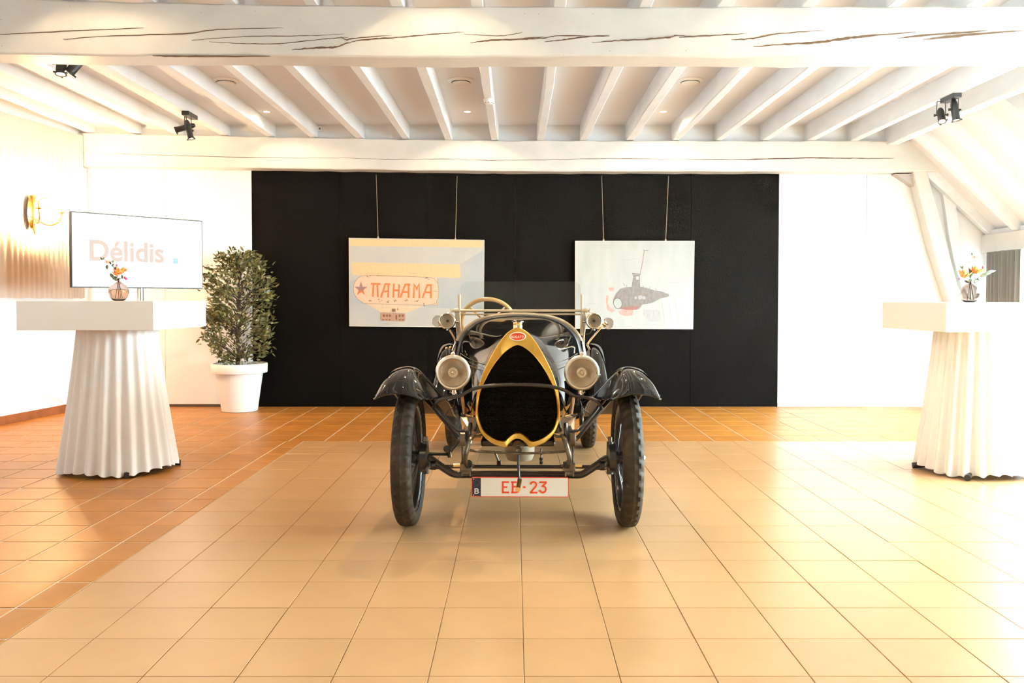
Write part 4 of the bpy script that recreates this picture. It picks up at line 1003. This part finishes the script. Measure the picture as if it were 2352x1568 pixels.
def pm(n, c, c2=None, sc=14, st=(6, 1, 1)):
    c = tuple(x*.70 for x in c); c2 = tuple(x*.70 for x in c2) if c2 else None
    return mat(n, c, .65, var=.2, col2=c2 or tuple(x*.85 for x in c), scale=sc, stretch=st)
# zoom crop helpers: crop origin (780,380) factor 360/1411
def z1_(x, y): return (780+x*.25514, 380+y*.25514)
DP = 9.425
po, paint, line = painting([(801, 546), (1112.5, 551), (1111, 752), (802, 749)], DP, 'wide canvas of a lettered airship with a red star, left of the windscreen', [((864, 401), (868.5, 546)), ((1050, 404), (1046, 549.5))])
paint('pale_ground', [z1_(86, 652), z1_(1302, 669), z1_(1299, 1452), z1_(88, 1443)], pm('pale_grey_paint', (.50, .50, .49), (.58, .56, .50), 3, (1, 1, 1)))
paint('blue_wash', [z1_(92, 1030), z1_(885, 1010), z1_(1298, 760), z1_(1296, 1300), z1_(92, 1240)], pm('pale_blue_paint', (.42, .47, .50), (.50, .50, .48), 4, (1, 1, 1)))
paint('cream_band', [z1_(90, 658), z1_(1290, 674), z1_(1290, 738), z1_(92, 722)], pm('cream_paint', (.78, .56, .30), (.70, .50, .28)))
paint('cream_band', [z1_(110, 870), z1_(1082, 890), z1_(1088, 1012), z1_(110, 985)], pm('cream_paint', (.78, .56, .30)))
def oval(cx, cy, rx, ry, n=40, a0=0, a1=360): return [(cx+rx*math.cos(R(a0+(a1-a0)*i/n)), cy+ry*math.sin(R(a0+(a1-a0)*i/n))) for i in range(n)]
env_ = [z1_(x, y) for x, y in [(240, 988), (400, 990), (600, 996), (800, 1008), (850, 1015), (884, 1060), (894, 1130), (888, 1190), (870, 1240), (790, 1258), (500, 1250), (220, 1242), (160, 1200), (130, 1150), (124, 1110), (132, 1060), (160, 1015), (195, 995)]]
M_ENV = pm('peach_paint', (.80, .56, .38), (.74, .52, .36))
paint('tail_fin', [z1_(840, 1010), z1_(884, 1012), z1_(884, 1258), z1_(830, 1256)], M_ENV)
paint('gondola_cone', [z1_(235, 1242), z1_(760, 1262), z1_(600, 1325), z1_(370, 1318)], pm('pale_peach_paint', (.80, .60, .40)))
paint('envelope', env_, M_ENV)
M_LN = pm('graphite_line', (.18, .14, .11)); M_PO = pm('burnt_orange_paint', (.64, .14, .04), (.72, .24, .06), 30); M_PV = pm('mauve_paint', (.30, .17, .22), (.42, .20, .18), 30)
line('outline', [env_+[env_[0]]], .6, M_LN); line('outline', [[z1_(884, 1012), z1_(884, 1060)], [z1_(872, 1208), z1_(884, 1258), z1_(830, 1256)], [z1_(832, 1130), z1_(890, 1131)], [z1_(330, 992), z1_(790, 1006)]], .6, M_LN)
sx_, sy_ = 193, 1112
paint('star', [z1_(sx_+(60 if k % 2 == 0 else 24)*math.sin(k*PI/5), sy_-(68 if k % 2 == 0 else 26)*math.cos(k*PI/5)) for k in range(10)], M_PO)
paint('star_tint', [z1_(sx_+(60 if k % 2 == 0 else 24)*math.sin(k*PI/5), sy_-(68 if k % 2 == 0 else 26)*math.cos(k*PI/5)) for k in (8, 9, 0, 1, 2)]+[z1_(sx_+16, sy_+12), z1_(sx_-16, sy_+12)], M_PV)
LT = {'P': [[(283, 1064), (368, 1066)], [(306, 1070), (300, 1180)], [(340, 1070), (345, 1184)]],
      'A1': [[(372, 1188), (412, 1066), (456, 1068)], [(440, 1070), (436, 1186)], [(400, 1132), (438, 1132)]],
      'H': [[(488, 1064), (484, 1188)], [(536, 1070), (530, 1190)], [(486, 1122), (534, 1124)]],
      'A2': [[(546, 1190), (592, 1070), (636, 1070)], [(622, 1074), (620, 1190)], [(572, 1136), (620, 1138)]],
      'M': [[(666, 1192), (672, 1070), (694, 1112), (716, 1068), (718, 1194)]],
      'A3': [[(746, 1192), (790, 1076), (832, 1076)], [(822, 1078), (822, 1194)], [(768, 1140), (822, 1142)]]}
for kk, ls in LT.items(): line('painted_letter', [[z1_(*p) for p in l] for l in ls], 4.1, M_PO)
sm = []
rgp = random.Random(2)
for cx_, cy_ in ((266, 1215), (360, 1216), (422, 1220), (492, 1212), (592, 1216), (688, 1224), (770, 1250), (258, 1000), (783, 1018)):
    for q in range(4):
        dx, dy = rgp.uniform(-16, 16), rgp.uniform(-9, 9); sm.append([z1_(cx_+dx, cy_+dy), z1_(cx_+dx+rgp.uniform(6, 12), cy_+dy+rgp.uniform(-10, 10))])
for q in range(0, len(sm), 4): line('ink_mark', sm[q:q+4], 1.3, M_LN)
gd = paint('gondola', [z1_(370, 1326), z1_(385, 1320), z1_(585, 1330), z1_(592, 1345), z1_(590, 1395), z1_(575, 1404), z1_(375, 1396), z1_(368, 1380)], pm('brown_pink_paint', (.52, .30, .20)))
M_BR = pm('brown_paint', (.24, .10, .05))
for x in (390, 418, 444, 532, 560): paint('gondola_window', [z1_(x, 1340), z1_(x+18, 1341), z1_(x+18, 1362), z1_(x, 1361)], M_BR)
for x in (382, 412, 440, 532, 560): paint('gondola_window', [z1_(x, 1383), z1_(x+20, 1383), z1_(x+20, 1393), z1_(x, 1392)], M_BR)
paint('gondola_door', [z1_(504, 1345), z1_(518, 1345), z1_(518, 1386), z1_(504, 1386)], M_BR)
line('figures', [[z1_(474, 1284), z1_(474, 1318)], [z1_(486, 1290), z1_(486, 1318)], [z1_(498, 1286), z1_(500, 1318)], [z1_(524, 1284), z1_(525, 1304)], [z1_(470, 1300), z1_(506, 1300)]], 1.6, M_BR)
line('pencil_script', [[z1_(390, 1417), z1_(450, 1419), z1_(500, 1420)], [z1_(505, 1421), z1_(530, 1423)], [z1_(414, 1427), z1_(446, 1428)], [z1_(440, 738), z1_(500, 734)], [z1_(320, 978), z1_(350, 982)], [z1_(620, 966), z1_(680, 972)]], .5, pm('faint_pencil', (.40, .37, .33)))
# second canvas (crop origin (1300,380), factor 320/1254)
def z2_(x, y): return (1300+x*.25518, 380+y*.25518)
po2, paint, line = painting([(1321, 553), (1595.5, 553), (1592, 756), (1321, 754.5)], DP, 'grey canvas of a submarine with pink smudges, right of the windscreen', [((1382, 404), (1386.5, 552)), ((1535.5, 404), (1529, 552))])
paint('grey_ground', [z2_(87, 682), z2_(1155, 682), z2_(1142, 1468), z2_(84, 1464)], pm('grey_green_paint', (.48, .50, .47), (.55, .56, .53), 3, (3, 1, 1)))
M_PK = pm('pink_paint', (.70, .30, .24), (.62, .40, .36), 40, (1, 1, 1)); M_SM = pm('mauve_smudge', (.46, .42, .42), (.52, .50, .48), 25, (1, 1, 1))
paint('smudge', [z2_(700, 1290), z2_(850, 1300), z2_(850, 1400), z2_(760, 1410), z2_(690, 1340)], pm('pale_mauve_paint', (.50, .49, .49)))
for pl in ([(380, 1098), (436, 1096), (430, 1128), (392, 1130)], [(362, 1170), (384, 1168), (376, 1240), (398, 1280), (440, 1300), (420, 1325), (372, 1300), (360, 1240)], [(500, 1300), (606, 1296), (600, 1350), (540, 1356), (480, 1336), (470, 1310)]):
    paint('pink_smudge', [z2_(*p) for p in pl], M_PK)
arcs = []
for i in range(7):
    r = 1+i*.11; arcs.append([z2_(640+(-340+i*22)*math.cos(R(t))*1.0, 1110-(270-i*28)*math.sin(R(t))) for t in range(10, 130-i*5, 12)])
line('sketch_arc', arcs, .5, pm('pale_pencil_line', (.50, .51, .48)))
sub = [(425, 1200), (450, 1150), (490, 1108), (540, 1094), (660, 1090), (720, 1098), (800, 1124), (860, 1132), (920, 1156), (930, 1168), (915, 1182), (850, 1196), (800, 1224), (760, 1242), (690, 1250), (660, 1290), (600, 1300), (520, 1296), (470, 1288), (440, 1268), (424, 1230)]
M_SUB = pm('submarine_grey_paint', (.22, .19, .17), (.30, .27, .25), 20, (2, 1, 1))
paint('hull', [z2_(*p) for p in sub], M_SUB)
paint('tower', [z2_(*p) for p in [(594, 966), (676, 974), (664, 990), (668, 1110), (588, 1110), (604, 1000)]], M_SUB)
paint('tower_window', [z2_(*p) for p in [(632, 998), (656, 998), (656, 1026), (632, 1026)]], pm('light_grey_paint', (.60, .62, .60)))
paint('hull_shadow', [z2_(*p) for p in [(480, 1276), (660, 1262), (640, 1296), (560, 1300), (500, 1294)]], pm('red_brown_paint', (.36, .16, .13)))
paint('nose_ring', [z2_(*p) for p in [(466+44*math.cos(R(t))*.9-10*math.sin(R(t)), 1240+48*math.sin(R(t))+18*math.cos(R(t))) for t in range(0, 360, 15)]], M_LN)
paint('nose_window', [z2_(*p) for p in [(466+38*math.cos(R(t))*.9-9*math.sin(R(t)), 1240+42*math.sin(R(t))+15*math.cos(R(t))) for t in range(0, 360, 15)]], pm('pale_green_grey_paint', (.50, .54, .50)))
paint('keel_patch', [z2_(*p) for p in [(680, 1256), (770, 1238), (760, 1268), (730, 1277), (700, 1270)]], pm('light_grey_paint', (.60, .62, .60)))
for cx_, cy_, q in ((628, 1190, 13), (668, 1186, 20), (702, 1190, 16)): paint('hull_light', [z2_(cx_+q*math.cos(R(t)), cy_+q*math.sin(R(t))) for t in range(0, 360, 30)], pm('light_hull_paint', (.46, .46, .44)))
line('mast', [[z2_(668, 976), z2_(690, 860), z2_(704, 765)]], 1.9, pm('brown_mast_paint', (.40, .27, .24)))
line('mast_tip', [[z2_(696, 758), z2_(710, 770)], [z2_(712, 765), z2_(740, 764)]], 1.0, M_LN)
line('rivet_pins', [[z2_(514, 1058), z2_(530, 1085)], [z2_(546, 1075), z2_(548, 1090)], [z2_(700, 1080), z2_(690, 1094)], [z2_(760, 1092), z2_(750, 1104)], [z2_(808, 1106), z2_(808, 1122)]], .8, M_LN)
line('pencil_script', [[z2_(300, 716), z2_(412, 716)], [z2_(312, 736), z2_(404, 738)], [z2_(505, 840), z2_(560, 852), z2_(620, 836)], [z2_(890, 1046), z2_(960, 1056), z2_(1060, 1050)], [z2_(200, 1240), z2_(270, 1245)], [z2_(930, 1076), z2_(1000, 1080)]], 1.1, pm('faint_grey_paint', (.48, .49, .47)))
for k in range(4): paint('pale_stripe', [z2_(860+60*k, 1200), z2_(884+60*k, 1200), z2_(930+66*k, 1420), z2_(890+66*k, 1420)], pm('bluewhite_paint', (.62, .66, .65)))

# ================================================================== CEILING FITTINGS
for i, (x, lb) in enumerate(zip(DLX, ('leftmost round white ceiling vent, half hidden by a joist', 'round white ceiling vent between the joists above the windscreen', 'rightmost round white ceiling vent, between the right joists'))):
    x2 = (-2.50, -.465, 1.52)[i]
    v = thing('ceiling_vent', (x2, 7.46, ZC), 0, lb, 'vent', 'round ceiling vents')
    MB().lathe([(.075, 0), (.115, 0), (.116, -.004), (.108, -.012), (.085, -.018), (.080, -.010), (.075, 0)], 40).build('vent_ring', M_WHITE, v, True)
    MB().lathe([(0, -.034), (.05, -.033), (.070, -.028), (.074, -.022), (.070, -.018), (0, -.016)], 36).build('vent_disc', M_WHITE, v, True)
    MB().lathe([(0, -.002), (.078, -.002)], 24).build('vent_duct', M_DARK, v)
for x, lb in zip((-2.50, -.475, 1.50), ('small lit recessed downlight between the left joists', 'small lit recessed downlight above the car', 'small lit recessed downlight between the right joists')):
    d = thing('downlight', (x, 8.68, ZC), 0, lb, 'lamp', 'recessed downlights')
    MB().lathe([(.030, .004), (.032, -.004), (.042, -.006), (.044, -.001), (.044, .0)], 28).build('trim_ring', M_WHITE, d, True)
    MB().lathe([(0, -.003), (.030, -.003)], 20).build('lamp_face', M_LIT, d)
sd = thing('smoke_detector', (-.222, 7.42, zj(-.22, 7.42)), 0, 'round white smoke detector under a central joist', 'detector')
MB().lathe([(0, 0), (.048, 0), (.048, -.012), (.044, -.016), (0, -.016)], 28).build('detector_base', M_WHITE, sd, True)
MB().lathe([(0, -.044), (.028, -.042), (.040, -.034), (.043, -.016), (0, -.016)], 28).build('detector_head', M_WHITE, sd, True)
for k in range(8): MB().box((.036, -.004, -.036), (.0445, .004, -.028), Matrix.Rotation(k*PI/4, 4, 'Z')).build('detector_slot', mat('grey_slot', (.3, .28, .26), .6), sd)
q = at(734, 296, 9.35)
sb = thing('sensor_box', (q.x, 9.36, q.z), 0, 'small square white sensor box on the strip between two joists', 'sensor')
MB().box((-.035, -.03, -.03), (.035, 0, .03)).build('sensor_case', M_WHITE, sb, bevel=.004); MB().lathe([(0, .004), (.010, .003), (.012, 0)], 14, axis((.005, -.03, 0), (0, -1, 0))).build('sensor_eye', mat('grey_slot', (.3, .28, .26), .6), sb, True)
# conduit along a joist
tag(MB().tube([(.275, 5.32, 2.925), (.268, 7.0, 2.925), (.262, 9.27, 2.925)], .010, 8).build('cable_conduit', M_WHITE, None, True), 'thin white conduit running along the joist right of the detector', 'conduit')

def spot_pair(mount, rz, heads, label):
    o = thing('track_spotlight', mount, 0, label, 'spotlight', 'twin black ceiling spotlights')
    Mz = Matrix.Rotation(rz, 4, 'Z')
    MB().box((-.035, -.115, -.040), (.035, .115, 0), Mz).build('mount_box', M_PLASTIC, o, bevel=.004)
    for (off, d, ln, r) in heads:
        off = Vector(off); d = Vector(d).normalized(); Mx = axis(off, d)
        h = MB().lathe([(0, -ln*.5), (r*.55, -ln*.48), (r*.85, -ln*.36), (r, -ln*.2), (r, ln*.42), (r*1.12, ln*.44), (r*1.12, ln*.5), (r*.86, ln*.5), (r*.80, ln*.38)], 24, Mx).build('lamp_head', M_PLASTIC, o, True)
        MB().lathe([(0, ln*.44), (r*.84, ln*.44)], 20, Mx).build('lamp_face', M_LIT, h)
        fl_ = MB()
        for k in range(3):
            a = 2*PI*k/3+.4; MB().box((r*1.05, -.005, ln*.44), (r*1.5, .005, ln*.5), Mx @ Matrix.Rotation(a, 4, 'Z')).build('filter_clip', M_PLASTIC, h)
        s = d.cross(Vector((0, 0, 1))).normalized()
        for sg in (1, -1):
            a = off+s*sg*(r+.006); t0 = Vector((off.x+s.x*sg*(r+.006)*.9, off.y+s.y*sg*(r+.006)*.9, -.035))
            MB().tube([a, t0], .0035, 6).build('yoke_arm', M_PLASTIC, h, True)
            MB().lathe([(.005, -.01), (.005, .006), (.012, .008), (.012, .020), (0, .021)], 12, axis(a, s*sg)).build('knob', M_PLASTIC, h, True)
        MB().tube([Vector((off.x, off.y, -.035))-s*(r+.006), Vector((off.x, off.y, -.035))+s*(r+.006)], .0035, 6).build('yoke_bar', M_PLASTIC, h, True)
    return o
m1 = Vector((-3.134, 6.02, 0)); m1.z = zj(m1.x, 6.02)
spot_pair(m1, 0, [((-.03, 0, -.13), (.05, -.25, -1), .17, .034), ((.075, .02, -.12), (-.75, -.2, -1), .19, .033)], 'twin black ceiling spotlight just behind the big front beam, far left')
m2 = at(436, 283, 8.2); m2.z = zj(m2.x, 8.2)
spot_pair(m2, 0, [((-.05, .02, -.13), (-1, -.1, -.28), .19, .028), ((.02, -.08, -.17), (.28, -.1, -1), .19, .028)], 'twin black ceiling spotlight under a left joist, above the television')
m3 = Vector((3.677, 7.26, 0)); m3.z = zj(m3.x, 7.26)
spot_pair(m3, 0, [((-.05, .06, -.15), (-.15, -.6, -1), .15, .030), ((.01, -.05, -.13), (.05, -.2, -1), .19, .030)], 'twin black ceiling spotlight at the right, beside the sloping roof')

# ================================================================== LEFT WALL: string curtain and sconce
wp = [p for p in catmull(Wl, 40) if 6.5 <= p.y <= 9.27]
Ls = []
for i, p in enumerate(wp):
    o_ = .035+.005*math.sin(i*1.1)+.003*math.sin(i*.37)
    if p.y > 9.12: o_ += .03*math.sin((p.y-9.12)/.15*PI*.5)
    Ls.append([(p.x+o_, p.y, 1.205+.004*math.sin(i*.3)), (p.x+o_, p.y, 2.3), (p.x+o_, p.y, ZC-.13+.0*i)])
tag(MB().loops(Ls, False).build('string_curtain', M_SHEER, None, True, angle=80, solid=.004), 'cream pleated hanging curtain on the upper left wall behind the sconce', 'curtain')
sb_ = Vector((-4.74, 8.42, 2.05))
sc_o = thing('wall_sconce', sb_, 0, 'ornate gilt crystal sconce glowing on the curtained left wall', 'lamp')
MB().lathe([(0, .02), (.05, .016), (.07, 0)], 24, Matrix.Translation((0, 0, 0)) @ Matrix.Rotation(R(90), 4, 'Y') @ Matrix.Scale(2.4, 4, (1, 0, 0))).build('back_plate', M_GOLD, sc_o, True)
MB().tube([(.02, 0, .17), (.025, 0, .0), (.02, 0, -.17), (.03, 0, -.22)], [.012, .02, .014, .006], 12).build('sconce_stem', M_GOLD, sc_o, True)
for sg in (-1, 1):
    am_ = catmull([(.02, 0, -.05), (.10, sg*.08, -.12), (.17, sg*.17, -.09), (.19, sg*.21, .0)], 6)
    ao = MB().tube(am_, .008, 8).build('sconce_arm', M_GOLD, sc_o, True)
    MB().lathe([(0, 0), (.028, .006), (.034, .016), (.012, .02), (.012, .035)], 18, T((.19, sg*.21, -.002))).build('candle_cup', M_GOLD, ao, True)
    MB().lathe([(.013, .035), (.013, .09), (.011, .095), (0, .095)], 14, T((.19, sg*.21, 0))).build('candle_sleeve', M_CREAM, ao, True)
    MB().lathe([(.006, .095), (.014, .115), (.012, .135), (.004, .16), (0, .163)], 14, T((.19, sg*.21, 0))).build('candle_bulb', M_LIT2, ao, True)
    am2 = catmull([(.02, 0, .08), (.08, sg*.06, .14), (.14, sg*.12, .12), (.17, sg*.16, .06)], 5)
    MB().tube(am2, .005, 8).build('sconce_scroll', M_GOLD, sc_o, True)
rgc = random.Random(4)
for i in range(26):
    a = i/25; sg = 1 if i % 2 else -1
    c = Vector((.04+.15*abs(math.sin(i)), sg*(.02+.2*((i*7) % 13)/13), -.08+.20*((i*5) % 11)/11-.05))
    MB().lathe([(0, -.026), (.006, -.012), (.007, 0), (.003, .014), (0, .016)], 6, T(c)).build('crystal_drop', M_CRYS, sc_o)

# ================================================================== RIGHT: window curtain and plant beyond
Ls = []
n = 90
for i in range(n+1):
    t = i/n; y = 9.26-.62*t; x = 5.10+.028*math.sin(t*2*PI*8.5)+.01*math.sin(t*31)
    Ls.append([(x+.01*math.sin(t*20), y+.02*t, .06), (x, y, 1.0), (x*1.0+.006*math.sin(t*9), y, 1.70)])
wc = tag(MB().loops(Ls, False).build('window_curtain', M_CURT, None, True, angle=80, solid=.003), 'grey pleated floor length curtain at the right window', 'curtain')
q = at(2356, 760, 8.3)
og = thing('garden_shrub', (5.85, 9.15, -.1), 0, 'green leafy shrub outside the right window, at the picture edge', 'plant')
MB().tube([(0, 0, 0), (.02, .02, .8), (0, 0, 1.3)], [.02, .015, .006], 8).build('trunk', M_BARK, og, True)
fol = MB(); rg = random.Random(21)
for i in range(900):
    a = rg.uniform(0, 2*PI); z = rg.uniform(.3, 1.5); r = .38*math.sqrt(rg.random())*(1 if z < 1.1 else (1.6-z)/.5)
    M4 = lmat(Vector((r*math.cos(a), r*math.sin(a), z)), Vector((rg.gauss(0, 1), rg.gauss(0, 1), rg.gauss(0, 1)+.4)), Vector((rg.gauss(0, 1), rg.gauss(0, 1), rg.gauss(0, 1))), .08)
    fol.add([M4 @ v.co for v in lm.vertices], [tuple(q_.vertices) for q_ in lm.polygons])
fol.build('foliage', M_LEAF, og, True, kind='stuff')
gr = MB().box((XR+.12, YR-12, -.25), (30, 24, -.13)).build('ground', mat('pale_bounce_ground', (.80, .80, .80), .9, var=.1, scale=3)); struct(gr)  # ground outside, paleness made up to bounce daylight up to the ceiling
